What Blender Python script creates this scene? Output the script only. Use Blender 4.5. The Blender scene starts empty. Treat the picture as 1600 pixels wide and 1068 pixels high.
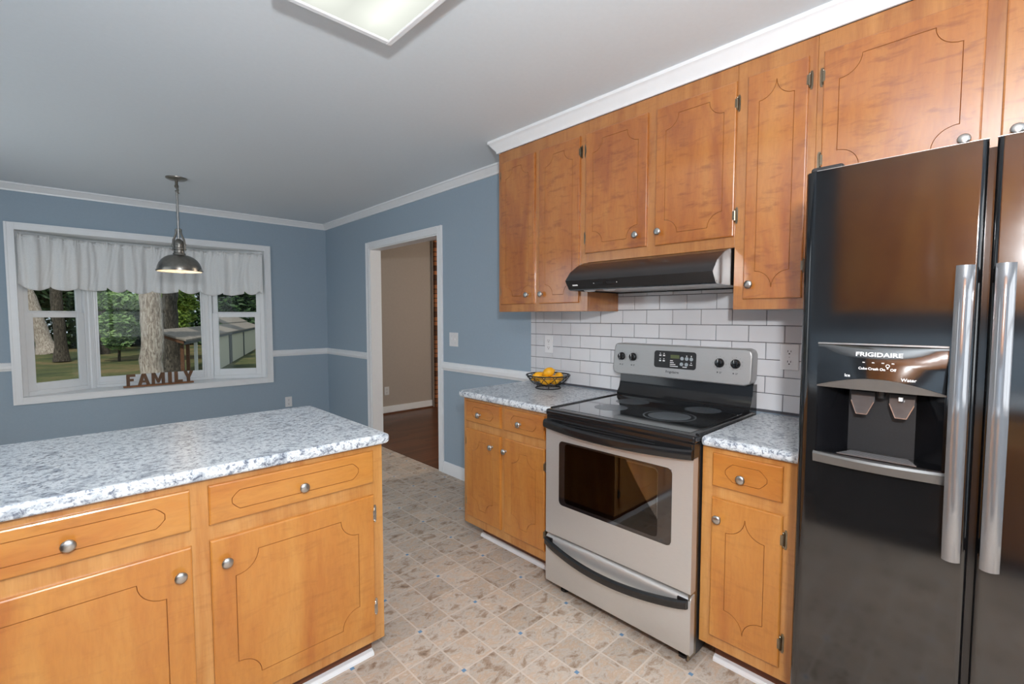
import bpy, bmesh, math, random
import numpy as np
from mathutils import Vector, Matrix
from mathutils.geometry import tessellate_polygon

random.seed(7)
SC = bpy.context.scene
COL = SC.collection
PI = math.pi

# ---------------------------------------------------------------- camera, world, lights, exposure
cam = bpy.data.cameras.new('camera')
cam.sensor_fit = 'HORIZONTAL'
cam.sensor_width = 36.0
cam.lens = 731.2 / 1600 * 36
cam.clip_start = 0.02
cam.clip_end = 300
camo = bpy.data.objects.new('camera', cam)
camo.location = (-2.365, -5.7845, 1.3654)
camo.rotation_euler = (math.radians(90 - 3.14), 0, math.radians(-43.76))
COL.objects.link(camo)
SC.camera = camo

SC.view_settings.view_transform = 'Standard'
SC.view_settings.look = 'None'
SC.view_settings.gamma = 1
SC.view_settings.exposure = 0.25
SC.view_settings.use_curve_mapping = False

W = bpy.data.worlds.new('sky')
SC.world = W
W.use_nodes = True
wn = W.node_tree
wn.nodes.clear()
wo = wn.nodes.new('ShaderNodeOutputWorld')
wb = wn.nodes.new('ShaderNodeBackground')
wb.inputs['Color'].default_value = (0.80, 0.92, 1.0, 1)
wb.inputs['Strength'].default_value = 0.55
wn.links.new(wb.outputs[0], wo.inputs[0])


def light(name, kind, loc, energy, color=(1, 1, 1), size=0.1, size_y=None, aim=None):
    l = bpy.data.lights.new(name, kind)
    l.energy = energy
    l.color = color
    if kind == 'AREA':
        l.shape = 'RECTANGLE' if size_y else 'DISK'
        l.size = size
        if size_y:
            l.size_y = size_y
    elif kind in ('POINT', 'SPOT'):
        l.shadow_soft_size = size
    elif kind == 'SUN':
        l.angle = size
    o = bpy.data.objects.new(name, l)
    o.location = loc
    if aim is not None:
        o.rotation_euler = (Vector(aim) - Vector(loc)).to_track_quat('-Z', 'Y').to_euler()
    COL.objects.link(o)
    return o


# photographer's flash above the camera, the rear kitchen window, afternoon sun outside
light('flash', 'POINT', (-2.40, -5.96, 1.76), 112, (0.93, 0.97, 1.0), 0.05)
light('flash_bounce', 'AREA', (-2.40, -5.96, 1.80), 22, (0.93, 0.97, 1.0), 0.07, None, (-2.40, -5.90, 2.70))
light('window_daylight', 'AREA', (-1.9, -8.34, 1.5), 22, (0.90, 0.96, 1.0), 2.2, 1.4, (-1.9, -5.0, 1.5))
light('patio_daylight', 'AREA', (-3.60, -1.9, 1.15), 9, (0.88, 0.95, 1.0), 1.7, 1.9, (0, -1.9, 1.15))
light('sun', 'SUN', (0, 20, 20), 2.4, (1.0, 0.93, 0.80), 0.03, None, (6, 34, 0))

# ---------------------------------------------------------------- helpers


class MB:
    """collects shapes for one mesh"""

    def __init__(self):
        self.v = []
        self.f = []
        self.m = []
        self.mi = 0

    def add(self, vs, fs):
        b = len(self.v)
        self.v += [tuple(p) for p in vs]
        for f in fs:
            self.f.append([b + i for i in f])
            self.m.append(self.mi)
        return self

    def box(self, x0, x1, y0, y1, z0, z1):
        x0, x1 = min(x0, x1), max(x0, x1)
        y0, y1 = min(y0, y1), max(y0, y1)
        z0, z1 = min(z0, z1), max(z0, z1)
        vs = [(x0, y0, z0), (x1, y0, z0), (x1, y1, z0), (x0, y1, z0), (x0, y0, z1), (x1, y0, z1), (x1, y1, z1), (x0, y1, z1)]
        return self.add(vs, [(0, 3, 2, 1), (4, 5, 6, 7), (0, 1, 5, 4), (1, 2, 6, 5), (2, 3, 7, 6), (3, 0, 4, 7)])

    def mbox(self, mp, u0, u1, v0, v1, n0, n1):
        vs = [mp(u, v, n) for n in (n0, n1) for v in (v0, v1) for u in (u0, u1)]
        return self.add(vs, [(0, 1, 3, 2), (4, 6, 7, 5), (0, 4, 5, 1), (1, 5, 7, 3), (3, 7, 6, 2), (2, 6, 4, 0)])

    def prism(self, pts, mp, a0, a1):
        """pts: polygon in (u,v); extruded from n=a0 to n=a1 with map mp(u,v,n)"""
        n = len(pts)
        vs = [mp(p[0], p[1], a0) for p in pts] + [mp(p[0], p[1], a1) for p in pts]
        tris = tessellate_polygon([[Vector((p[0], p[1], 0)) for p in pts]])
        fs = [tuple(t) for t in tris] + [tuple(n + i for i in reversed(t)) for t in tris]
        fs += [(i, (i + 1) % n, n + (i + 1) % n, n + i) for i in range(n)]
        return self.add(vs, fs)

    def tube(self, pts, r, n=8, closed=False, cap=True):
        pts = [Vector(p) for p in pts]
        k = len(pts)
        rs = r if isinstance(r, (list, tuple)) else [r] * k
        rings = []
        up = None
        for i in range(k):
            if closed:
                t = pts[(i + 1) % k] - pts[i - 1]
            else:
                t = pts[min(i + 1, k - 1)] - pts[max(i - 1, 0)]
            if t.length < 1e-9:
                t = Vector((0, 0, 1))
            t.normalize()
            if up is None:
                up = Vector((0, 0, 1)) if abs(t.z) < .9 else Vector((1, 0, 0))
            a = t.cross(up)
            if a.length < 1e-6:
                a = t.cross(Vector((0.3, 1, 0)))
            a.normalize()
            b = a.cross(t).normalized()
            up = b
            rings.append([pts[i] + (a * math.cos(2 * PI * j / n) + b * math.sin(2 * PI * j / n)) * rs[i] for j in range(n)])
        vs = [p for rg in rings for p in rg]
        fs = []
        for i in range(k if closed else k - 1):
            i2 = (i + 1) % k
            for j in range(n):
                j2 = (j + 1) % n
                fs.append((i * n + j, i * n + j2, i2 * n + j2, i2 * n + j))
        if cap and not closed:
            fs.append(tuple(range(n - 1, -1, -1)))
            fs.append(tuple((k - 1) * n + j for j in range(n)))
        return self.add(vs, fs)

    def lathe(self, prof, c, ax=(0, 0, 1), n=24):
        """prof: (r, h) pairs along the axis from point c"""
        ax = Vector(ax).normalized()
        a = ax.cross(Vector((0, 0, 1)) if abs(ax.z) < .9 else Vector((1, 0, 0))).normalized()
        b = ax.cross(a)
        c = Vector(c)
        vs = []
        for r, h in prof:
            for j in range(n):
                t = 2 * PI * j / n
                vs.append(c + ax * h + (a * math.cos(t) + b * math.sin(t)) * max(r, 1e-5))
        fs = []
        for i in range(len(prof) - 1):
            for j in range(n):
                j2 = (j + 1) % n
                fs.append((i * n + j, i * n + j2, (i + 1) * n + j2, (i + 1) * n + j))
        return self.add(vs, fs)

    def sweep(self, prof, path, up=(0, 0, 1), closed=False):
        """prof: closed polygon (side, up); path: 3D points; mitred corners in the horizontal plane"""
        path = [Vector(p) for p in path]
        k = len(path)
        n = len(prof)
        vs = []
        for i in range(k):
            d0 = (path[i] - path[i - 1]).normalized() if i > 0 else None
            d1 = (path[i + 1] - path[i]).normalized() if i < k - 1 else None
            d0 = d0 or d1
            d1 = d1 or d0
            s0 = d0.cross(Vector(up))
            s1 = d1.cross(Vector(up))
            s = (s0 + s1).normalized()
            s = s / max(.3, s.dot(s1))
            for p in prof:
                vs.append(path[i] + s * p[0] + Vector(up) * p[1])
        fs = []
        for i in range(k - 1):
            for j in range(n):
                j2 = (j + 1) % n
                fs.append((i * n + j, i * n + j2, (i + 1) * n + j2, (i + 1) * n + j))
        tr = tessellate_polygon([[Vector((p[0], p[1], 0)) for p in prof]])
        fs += [tuple(t) for t in tr] + [tuple((k - 1) * n + q for q in reversed(t)) for t in tr]
        return self.add(vs, fs)


def wpos(o):
    p = Vector((0, 0, 0))
    while o:
        p += o.location
        o = o.parent
    return p


def obj(name, mb, mat, parent=None, bevel=0, seg=2, smooth=None, recalc=True, label=None, wn_=False):
    me = bpy.data.meshes.new(name)
    off = wpos(parent) if parent else Vector((0, 0, 0))
    me.from_pydata([(p[0] - off.x, p[1] - off.y, p[2] - off.z) for p in mb.v], [], mb.f)
    mats = mat if isinstance(mat, (list, tuple)) else [mat]
    for m in mats:
        me.materials.append(m)
    if len(mats) > 1:
        me.polygons.foreach_set('material_index', mb.m)
    if recalc:
        bm = bmesh.new()
        bm.from_mesh(me)
        bmesh.ops.recalc_face_normals(bm, faces=bm.faces)
        bm.to_mesh(me)
        bm.free()
    if smooth:
        me.shade_smooth()
        me.set_sharp_from_angle(angle=math.radians(smooth))
    o = bpy.data.objects.new(name, me)
    COL.objects.link(o)
    if parent:
        o.parent = parent
    if bevel:
        md = o.modifiers.new('bevel', 'BEVEL')
        md.width = bevel
        md.segments = seg
        md.limit_method = 'ANGLE'
        md.angle_limit = math.radians(40)
        md.harden_normals = False
        if not smooth:
            me.shade_smooth()
            me.set_sharp_from_angle(angle=math.radians(50))
    if bevel or wn_:
        w = o.modifiers.new('weighted', 'WEIGHTED_NORMAL')
        w.keep_sharp = True
        w.weight = 100
    if label:
        o['label'] = label
    return o


def thing(name, label, cat, loc, group=None):
    o = bpy.data.objects.new(name, None)
    o.empty_display_size = .1
    o.location = loc
    COL.objects.link(o)
    o['label'] = label
    o['category'] = cat
    if group:
        o['group'] = group
    return o


def tag(o, label, cat, group=None, kind=None):
    o['label'] = label
    o['category'] = cat
    if group:
        o['group'] = group
    if kind:
        o['kind'] = kind
    return o


def struct(name, mb, mat, label=None, cat=None, **k):
    o = obj(name, mb, mat, **k)
    o['kind'] = 'structure'
    if label:
        o['label'] = label
    if cat:
        o['category'] = cat
    return o


def text_mesh(body, size, mp, depth=0.0006, align='CENTER', space=1.0, ux=1.0, bold=0.0):
    """lettering as MB: u right, v up, on map mp(u,v,n); (0,0) = baseline anchor"""
    cu = bpy.data.curves.new('t', 'FONT')
    cu.body = body
    cu.size = size
    cu.align_x = align
    cu.space_character = space
    cu.offset = bold
    cu.resolution_u = 3
    to = bpy.data.objects.new('t', cu)
    COL.objects.link(to)
    dg = bpy.context.evaluated_depsgraph_get()
    me = to.evaluated_get(dg).to_mesh()
    m = MB()
    m.add([mp(v.co.x * ux, v.co.y, depth) for v in me.vertices], [tuple(p.vertices) for p in me.polygons])
    to.evaluated_get(dg).to_mesh_clear()
    bpy.data.objects.remove(to)
    bpy.data.curves.remove(cu)
    return m


def face_right(X, Y0):
    """map for things on the range wall: u runs to the right as seen from the room (-Y), n comes into the room (-X)"""
    return lambda u, v, n: (X - n, Y0 - u, v)


def face_front(X0, Y):
    """map for things facing the camera side (-Y)"""
    return lambda u, v, n: (X0 + u, Y - n, v)


# ---------------------------------------------------------------- materials
def new_mat(name):
    m = bpy.data.materials.new(name)
    m.use_nodes = True
    nt = m.node_tree
    b = nt.nodes['Principled BSDF']
    return m, nt, b


def N(nt, kind, **k):
    n = nt.nodes.new(kind)
    for a, v in k.items():
        if a.startswith('i_'):
            key = a[2:].replace('_', ' ')
            n.inputs[key].default_value = v
        else:
            setattr(n, a, v)
    return n


def math_n(nt, op, a, b=None, c=None):
    n = nt.nodes.new('ShaderNodeMath')
    n.operation = op
    for i, x in enumerate((a, b, c)):
        if x is None:
            continue
        if isinstance(x, (int, float)):
            n.inputs[i].default_value = x
        else:
            nt.links.new(x, n.inputs[i])
    return n.outputs[0]


def ramp(nt, fac, stops, interp='LINEAR'):
    n = nt.nodes.new('ShaderNodeValToRGB')
    n.color_ramp.interpolation = interp
    el = n.color_ramp.elements
    while len(el) < len(stops):
        el.new(0.5)
    for e, (p, c) in zip(el, stops):
        e.position = p
        e.color = (*c, 1)
    nt.links.new(fac, n.inputs[0])
    return n.outputs[0]


def mixc(nt, fac, a, b, mode='MIX'):
    n = nt.nodes.new('ShaderNodeMix')
    n.data_type = 'RGBA'
    n.blend_type = mode
    for sock, x in ((n.inputs[0], fac), (n.inputs[6], a), (n.inputs[7], b)):
        if isinstance(x, (int, float)):
            sock.default_value = x
        elif isinstance(x, tuple):
            sock.default_value = (*x, 1)
        else:
            nt.links.new(x, sock)
    return n.outputs[2]


def srgb(r, g, b):
    f = lambda c: (c / 255 / 12.92) if c / 255 <= .04045 else ((c / 255 + .055) / 1.055) ** 2.4
    return (f(r), f(g), f(b))


def coords(nt, scale=(1, 1, 1), rnd=0.0, which='Object'):
    tc = nt.nodes.new('ShaderNodeTexCoord')
    mp = nt.nodes.new('ShaderNodeMapping')
    mp.inputs['Scale'].default_value = scale
    nt.links.new(tc.outputs[which], mp.inputs['Vector'])
    if rnd:
        oi = nt.nodes.new('ShaderNodeObjectInfo')
        ad = nt.nodes.new('ShaderNodeVectorMath')
        ad.operation = 'ADD'
        ml = math_n(nt, 'MULTIPLY', oi.outputs['Random'], rnd)
        nt.links.new(mp.outputs[0], ad.inputs[0])
        nt.links.new(ml, ad.inputs[1])
        return ad.outputs[0]
    return mp.outputs[0]


def noise(nt, vec, scale, detail=3, rough=.5, dist=0.0):
    n = N(nt, 'ShaderNodeTexNoise')
    n.inputs['Scale'].default_value = scale
    n.inputs['Detail'].default_value = detail
    n.inputs['Roughness'].default_value = rough
    n.inputs['Distortion'].default_value = dist
    nt.links.new(vec, n.inputs['Vector'])
    return n.outputs['Fac']


def bump(nt, b, h, strength=.2, dist=.01):
    n = nt.nodes.new('ShaderNodeBump')
    n.inputs['Strength'].default_value = strength
    n.inputs['Distance'].default_value = dist
    nt.links.new(h, n.inputs['Height'])
    nt.links.new(n.outputs[0], b.inputs['Normal'])


def simple(name, col, rough=.5, metal=0.0, var=.05, scale=20, spec=.5, coat=0.0, bumpv=0.0):
    m, nt, b = new_mat(name)
    v = coords(nt, rnd=5)
    f = noise(nt, v, scale, 3)
    lo = tuple(c * (1 - var) for c in col)
    hi = tuple(min(1, c * (1 + var)) for c in col)
    nt.links.new(ramp(nt, f, [(.3, lo), (.7, hi)]), b.inputs['Base Color'])
    b.inputs['Roughness'].default_value = rough
    b.inputs['Metallic'].default_value = metal
    b.inputs['Specular IOR Level'].default_value = spec
    b.inputs['Coat Weight'].default_value = coat
    b.inputs['Coat Roughness'].default_value = .08
    if bumpv:
        bump(nt, b, f, bumpv, .004)
    return m


def wood(name, sc, base, dark, light_c, rough=.33, curl=.38, coat=1.5):
    m, nt, b = new_mat(name)
    v = coords(nt, sc, rnd=17)
    v1 = coords(nt, (1, 1, 1), rnd=17)
    big = noise(nt, v, 2.2, 4, .55, 1.2)
    tc = nt.nodes.new('ShaderNodeMapping')
    tc.inputs['Rotation'].default_value = (.35, .35, 0)
    tc.inputs['Scale'].default_value = (2.0, 2.0, 7.0)
    nt.links.new(v1, tc.inputs['Vector'])
    mot = noise(nt, tc.outputs[0], 5, 5, .62, .4)
    fine = noise(nt, v, 38, 3, .6, .2)
    c = ramp(nt, big, [(.30, dark), (.5, base), (.72, light_c)])
    d = ramp(nt, mot, [(.30, (.66, .57, .47)), (.47, (1, 1, 1)), (.60, (1, 1, 1)), (.75, (.90, .86, .80))])
    c = mixc(nt, curl, c, d, 'MULTIPLY')
    e = ramp(nt, fine, [(.35, (.86, .83, .79)), (.6, (1, 1, 1))])
    c = mixc(nt, .55, c, e, 'MULTIPLY')
    nt.links.new(c, b.inputs['Base Color'])
    b.inputs['Roughness'].default_value = rough
    b.inputs['Specular IOR Level'].default_value = .5
    b.inputs['Coat Weight'].default_value = .9
    b.inputs['Coat Roughness'].default_value = .17
    b.inputs['Coat IOR'].default_value = coat
    bump(nt, b, fine, .04, .002)
    return m


WB, WD, WL = srgb(188, 122, 50), srgb(172, 101, 36), srgb(198, 137, 64)
UB, UD, UL = srgb(178, 108, 42), srgb(156, 85, 30), srgb(188, 124, 56)  # darker, browner maple tones for the upper cabinets
M = {}
M['wood_v'] = wood('maple_vertical', (2.6, 2.6, .55), WB, WD, WL)
M['wood_h'] = wood('maple_horizontal', (.55, .55, 2.6), WB, WD, WL)
M['upper_v'] = wood('dark_maple_vertical', (2.6, 2.6, .55), UB, UD, UL, curl=.95, coat=1.85)
M['frame_v'] = wood('maple_frame', (5, 5, .5), srgb(190, 132, 68), srgb(174, 110, 46), srgb(202, 148, 84))
M['groove'] = simple('groove_brown', srgb(160, 100, 48), .45)  # groove faces get their own darker brown
M['upper_frame'] = wood('dark_maple_frame', (5, 5, .5), srgb(176, 114, 54), srgb(158, 93, 36), srgb(190, 130, 66), coat=1.85)
M['toe'] = simple('toe_kick_brown', srgb(105, 58, 30), .5)
M['wall'] = simple('blue_grey_paint', srgb(155, 172, 186), .55, var=.015, scale=60, spec=.3, bumpv=.03)
M['ceil'] = simple('ceiling_paint', srgb(223, 230, 235), .8, var=.01, scale=50, spec=.2)
M['white'] = simple('white_trim_paint', srgb(236, 238, 240), .35, var=.01)
M['vinyl'] = simple('white_vinyl', srgb(236, 238, 240), .3, var=.01)
M['hall'] = simple('hall_paint', srgb(176, 165, 155), .6, var=.02, scale=40)
M['nickel'] = simple('brushed_nickel', (.55, .54, .52), .28, 1.0, var=.06, scale=80)
M['pewter'] = simple('dark_nickel', (.30, .28, .25), .30, 1.0, var=.12, scale=40)
M['bronze'] = simple('dark_hinge', (.26, .22, .16), .30, 1.0, var=.3)
M['steel_hinge'] = simple('bright_hinge', (.55, .53, .5), .25, 1.0, var=.2)
M['blk'] = simple('black_enamel', (.012, .012, .013), .12, spec=.6, var=.1)
M['blk_glass'] = simple('black_ceramic_glass', (.010, .010, .011), .05, spec=1.0, var=.1, coat=1.0)
M['blk_mat'] = simple('black_plastic', (.018, .018, .019), .38, var=.1)
M['burner'] = simple('burner_print', (.11, .125, .14), .22, var=.15, scale=90)
M['hood_blk'] = simple('hood_enamel', (.016, .0165, .018), .22, spec=.6, var=.1)
M['filter'] = simple('aluminium_filter', (.55, .54, .52), .4, .9, var=.1, scale=200)
M['tile'] = simple('subway_tile', srgb(212, 213, 216), .10, var=.02, scale=8, spec=.6)
M['grout'] = simple('grey_grout', srgb(84, 84, 90), .85, var=.1, scale=80)
M['plate'] = simple('white_plate', srgb(225, 225, 226), .35, var=.01)
M['slot'] = simple('dark_slot', (.03, .03, .03), .6)
M['lemon'] = simple('lemon_skin', srgb(245, 176, 30), .42, var=.08, scale=30, bumpv=.15)
M['wire'] = simple('black_wire', (.014, .014, .014), .4)
M['sign'] = simple('sign_wood', srgb(104, 70, 42), .55, var=.3, scale=14)
M['sign_base'] = simple('sign_base_wood', srgb(140, 88, 46), .5, var=.2, scale=14)
M['white_ink'] = simple('white_print', (.8, .8, .8), .5)
M['dark_ink'] = simple('dark_print', (.05, .05, .055), .5)
M['lcd'] = simple('lcd_green', srgb(92, 100, 62), .3)
M['pad'] = simple('grey_keypad', srgb(160, 170, 176), .4)
M['lampin'] = simple('lamp_white_enamel', (.85, .80, .72), .5)


def stainless(name, col, axis_scale, rough=.3):
    m, nt, b = new_mat(name)
    f = noise(nt, coords(nt, axis_scale), 60, 2, .6)
    nt.links.new(ramp(nt, f, [(.3, tuple(c * .95 for c in col)), (.7, tuple(min(1, c * 1.04) for c in col))]), b.inputs['Base Color'])
    b.inputs['Metallic'].default_value = .7
    r = N(nt, 'ShaderNodeMapRange')
    nt.links.new(f, r.inputs[0])
    r.inputs[3].default_value = rough - .04
    r.inputs[4].default_value = rough + .05
    nt.links.new(r.outputs[0], b.inputs['Roughness'])
    b.inputs['Anisotropic'].default_value = .5
    return m


M['steel'] = stainless('stainless', (.66, .66, .65), (40, .6, 40), .40)
M['chrome_dark'] = stainless('black_stainless_bar', (.30, .30, .31), (30, 30, .4), .09)


def mk_fridge():
    m, nt, b = new_mat('gloss_black_door')
    v = coords(nt, (1, 1, 1))
    s = noise(nt, v, 5, 5, .6, 1.0)
    b.inputs['Base Color'].default_value = (.006, .006, .0065, 1)
    r = N(nt, 'ShaderNodeMapRange')
    nt.links.new(s, r.inputs[0])
    r.inputs[3].default_value = .05
    r.inputs[4].default_value = .11
    nt.links.new(r.outputs[0], b.inputs['Roughness'])
    b.inputs['IOR'].default_value = 1.8
    return m


M['fridge'] = mk_fridge()
M['fridge_side'] = simple('fridge_cabinet_black', (.016, .016, .017), .35, var=.1, scale=200)


def mk_counter():
    m, nt, b = new_mat('granite_laminate')
    v = coords(nt, (1, 1, 1), rnd=3)
    a = noise(nt, v, 62, 5, .66, .5)
    c2 = noise(nt, v, 13, 5, .66, 1.0)
    c3 = noise(nt, v, 150, 3, .6)
    col = ramp(nt, a, [(.32, srgb(86, 92, 108)), (.41, srgb(150, 157, 168)), (.48, srgb(212, 218, 222)), (.68, srgb(224, 228, 231))])
    big = ramp(nt, c2, [(.35, srgb(150, 157, 170)), (.48, (1, 1, 1)), (.8, (1, 1, 1))])
    fin = ramp(nt, c3, [(.32, srgb(158, 164, 176)), (.44, (1, 1, 1))])
    col = mixc(nt, .75, col, big, 'MULTIPLY')
    col = mixc(nt, .8, col, fin, 'MULTIPLY')
    nt.links.new(col, b.inputs['Base Color'])
    b.inputs['Roughness'].default_value = .28
    return m


M['counter'] = mk_counter()


def mk_floor():
    m, nt, b = new_mat('vinyl_stone_tile')
    tc = nt.nodes.new('ShaderNodeTexCoord')
    sx = nt.nodes.new('ShaderNodeSeparateXYZ')
    nt.links.new(tc.outputs['Object'], sx.inputs[0])
    P = .1538
    u = math_n(nt, 'DIVIDE', math_n(nt, 'ADD', sx.outputs[0], .683 + P * 200), P)
    v = math_n(nt, 'DIVIDE', math_n(nt, 'ADD', sx.outputs[1], 3.479 + P * 200), P)

    def edge(t):
        fr = math_n(nt, 'FRACT', t)
        return math_n(nt, 'MINIMUM', fr, math_n(nt, 'SUBTRACT', 1.0, fr))

    wob = noise(nt, tc.outputs['Object'], 30, 3, .6)
    wob = math_n(nt, 'MULTIPLY', math_n(nt, 'SUBTRACT', wob, .5), .02)
    e = math_n(nt, 'ADD', math_n(nt, 'MINIMUM', edge(u), edge(v)), wob)
    joint = math_n(nt, 'LESS_THAN', e, .022)
    eu = edge(math_n(nt, 'MULTIPLY', u, .5))
    ev = edge(math_n(nt, 'MULTIPLY', v, .5))
    dot = math_n(nt, 'LESS_THAN', math_n(nt, 'MAXIMUM', eu, ev), .026)
    # pale halo that widens the joint round each little square
    halo = math_n(nt, 'LESS_THAN', math_n(nt, 'ADD', math_n(nt, 'ADD', eu, ev), math_n(nt, 'MULTIPLY', wob, 1.5)), .10)
    cb = nt.nodes.new('ShaderNodeCombineXYZ')
    nt.links.new(math_n(nt, 'FLOOR', u), cb.inputs[0])
    nt.links.new(math_n(nt, 'FLOOR', v), cb.inputs[1])
    wnz = nt.nodes.new('ShaderNodeTexWhiteNoise')
    nt.links.new(cb.outputs[0], wnz.inputs['Vector'])
    sh = nt.nodes.new('ShaderNodeVectorMath')
    sh.operation = 'MULTIPLY_ADD'
    nt.links.new(wnz.outputs['Color'], sh.inputs[0])
    sh.inputs[1].default_value = (9, 9, 9)
    nt.links.new(tc.outputs['Object'], sh.inputs[2])
    mp = nt.nodes.new('ShaderNodeMapping')
    mp.inputs['Rotation'].default_value = (0, 0, .8)
    mp.inputs['Scale'].default_value = (1, 1.5, 1)
    nt.links.new(sh.outputs[0], mp.inputs[0])
    n1 = noise(nt, mp.outputs[0], 13, 8, .70, .35)
    n2 = noise(nt, mp.outputs[0], 48, 4, .68, .3)
    col = ramp(nt, n1, [(.28, srgb(128, 106, 90)), (.40, srgb(180, 156, 135)), (.49, srgb(206, 195, 183)), (.57, srgb(206, 180, 156)), (.72, srgb(226, 217, 206))])
    g = ramp(nt, n2, [(.3, (.84, .82, .80)), (.6, (1, 1, 1))])
    col = mixc(nt, .7, col, g, 'MULTIPLY')
    pt = ramp(nt, wnz.outputs['Value'], [(0, (.80, .79, .78)), (1, (1.0, 1.0, 1.0))])
    col = mixc(nt, 1.0, col, pt, 'MULTIPLY')
    jc = srgb(212, 199, 186)
    col = mixc(nt, math_n(nt, 'MULTIPLY', halo, .55), col, jc)
    col = mixc(nt, math_n(nt, 'MULTIPLY', joint, .75), col, jc)
    col = mixc(nt, dot, col, srgb(112, 146, 178))
    nt.links.new(col, b.inputs['Base Color'])
    b.inputs['Roughness'].default_value = .55
    b.inputs['Specular IOR Level'].default_value = .2
    h = math_n(nt, 'SUBTRACT', n2, math_n(nt, 'MULTIPLY', joint, .8))
    bump(nt, b, h, .12, .004)
    return m


M['floor'] = mk_floor()


def mk_hallfloor():
    m, nt, b = new_mat('dark_oak_boards')
    tc = nt.nodes.new('ShaderNodeTexCoord')
    mp = nt.nodes.new('ShaderNodeMapping')
    mp.inputs['Scale'].default_value = (1, 1, 1)
    nt.links.new(tc.outputs['Object'], mp.inputs[0])
    br = N(nt, 'ShaderNodeTexBrick')
    br.inputs['Scale'].default_value = 1
    br.inputs['Brick Width'].default_value = .9
    br.inputs['Row Height'].default_value = .058
    br.inputs['Mortar Size'].default_value = .0015
    br.inputs['Color1'].default_value = (*srgb(112, 68, 44), 1)
    br.inputs['Color2'].default_value = (*srgb(86, 50, 32), 1)
    br.inputs['Mortar'].default_value = (*srgb(40, 24, 16), 1)
    nt.links.new(mp.outputs[0], br.inputs['Vector'])
    f = noise(nt, coords(nt, (1, 12, 1)), 8, 5, .6)
    c = mixc(nt, .6, br.outputs['Color'], ramp(nt, f, [(.3, (.6, .55, .5)), (.65, (1, 1, 1))]), 'MULTIPLY')
    nt.links.new(c, b.inputs['Base Color'])
    b.inputs['Roughness'].default_value = .35
    return m


M['hallfloor'] = mk_hallfloor()


def mk_brick():
    m, nt, b = new_mat('old_brick')
    tc = nt.nodes.new('ShaderNodeTexCoord')
    sx = nt.nodes.new('ShaderNodeSeparateXYZ')
    nt.links.new(tc.outputs['Object'], sx.inputs[0])
    mp = nt.nodes.new('ShaderNodeCombineXYZ')
    nt.links.new(math_n(nt, 'ADD', sx.outputs[0], sx.outputs[1]), mp.inputs[0])
    nt.links.new(sx.outputs[2], mp.inputs[1])
    br = N(nt, 'ShaderNodeTexBrick')
    br.inputs['Scale'].default_value = 1
    br.inputs['Brick Width'].default_value = .20
    br.inputs['Row Height'].default_value = .068
    br.inputs['Mortar Size'].default_value = .006
    br.inputs['Color1'].default_value = (*srgb(196, 128, 84), 1)
    br.inputs['Color2'].default_value = (*srgb(60, 38, 30), 1)
    br.inputs['Mortar'].default_value = (*srgb(66, 50, 42), 1)
    br.inputs['Bias'].default_value = -.1
    nt.links.new(mp.outputs[0], br.inputs['Vector'])
    nt.links.new(br.outputs['Color'], b.inputs['Base Color'])
    b.inputs['Roughness'].default_value = .9
    bump(nt, b, br.outputs['Fac'], -.5, .01)
    return m


M['brick'] = mk_brick()


def mk_glass(name, tint=(1, 1, 1), refl=1.45):
    m = bpy.data.materials.new(name)
    m.use_nodes = True
    nt = m.node_tree
    nt.nodes.clear()
    out = nt.nodes.new('ShaderNodeOutputMaterial')
    tr = nt.nodes.new('ShaderNodeBsdfTransparent')
    tr.inputs[0].default_value = (*tint, 1)
    gl = nt.nodes.new('ShaderNodeBsdfGlossy')
    gl.inputs['Roughness'].default_value = .01
    fr = nt.nodes.new('ShaderNodeFresnel')
    fr.inputs[0].default_value = refl
    mx = nt.nodes.new('ShaderNodeMixShader')
    nt.links.new(fr.outputs[0], mx.inputs[0])
    nt.links.new(tr.outputs[0], mx.inputs[1])
    nt.links.new(gl.outputs[0], mx.inputs[2])
    nt.links.new(mx.outputs[0], out.inputs[0])
    return m


M['pane'] = mk_glass('window_glass', (.94, .97, .96), 1.25)
M['oven_glass'] = mk_glass('oven_window_glass', (.80, .79, .77), 1.7)


def mk_cloth():
    m, nt, b = new_mat('white_valance_cloth')
    f = noise(nt, coords(nt), 160, 3)
    nt.links.new(ramp(nt, f, [(.3, srgb(234, 236, 236)), (.7, srgb(246, 247, 247))]), b.inputs['Base Color'])
    b.inputs['Roughness'].default_value = .9
    b.inputs['Specular IOR Level'].default_value = .1
    tl = nt.nodes.new('ShaderNodeBsdfTranslucent')
    tl.inputs[0].default_value = (.85, .86, .84, 1)
    mx = nt.nodes.new('ShaderNodeMixShader')
    mx.inputs[0].default_value = .08
    out = nt.nodes['Material Output']
    nt.links.new(b.outputs[0], mx.inputs[1])
    nt.links.new(tl.outputs[0], mx.inputs[2])
    nt.links.new(mx.outputs[0], out.inputs[0])
    return m


M['cloth'] = mk_cloth()


def mk_emit(name, col, strength):
    m = bpy.data.materials.new(name)
    m.use_nodes = True
    nt = m.node_tree
    nt.nodes.clear()
    out = nt.nodes.new('ShaderNodeOutputMaterial')
    em = nt.nodes.new('ShaderNodeEmission')
    em.inputs[0].default_value = (*col, 1)
    em.inputs[1].default_value = strength
    nt.links.new(em.outputs[0], out.inputs[0])
    return m, nt, em


M['bulb'], _, _ = mk_emit('warm_bulb', (1, .72, .42), 2.2)


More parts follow.
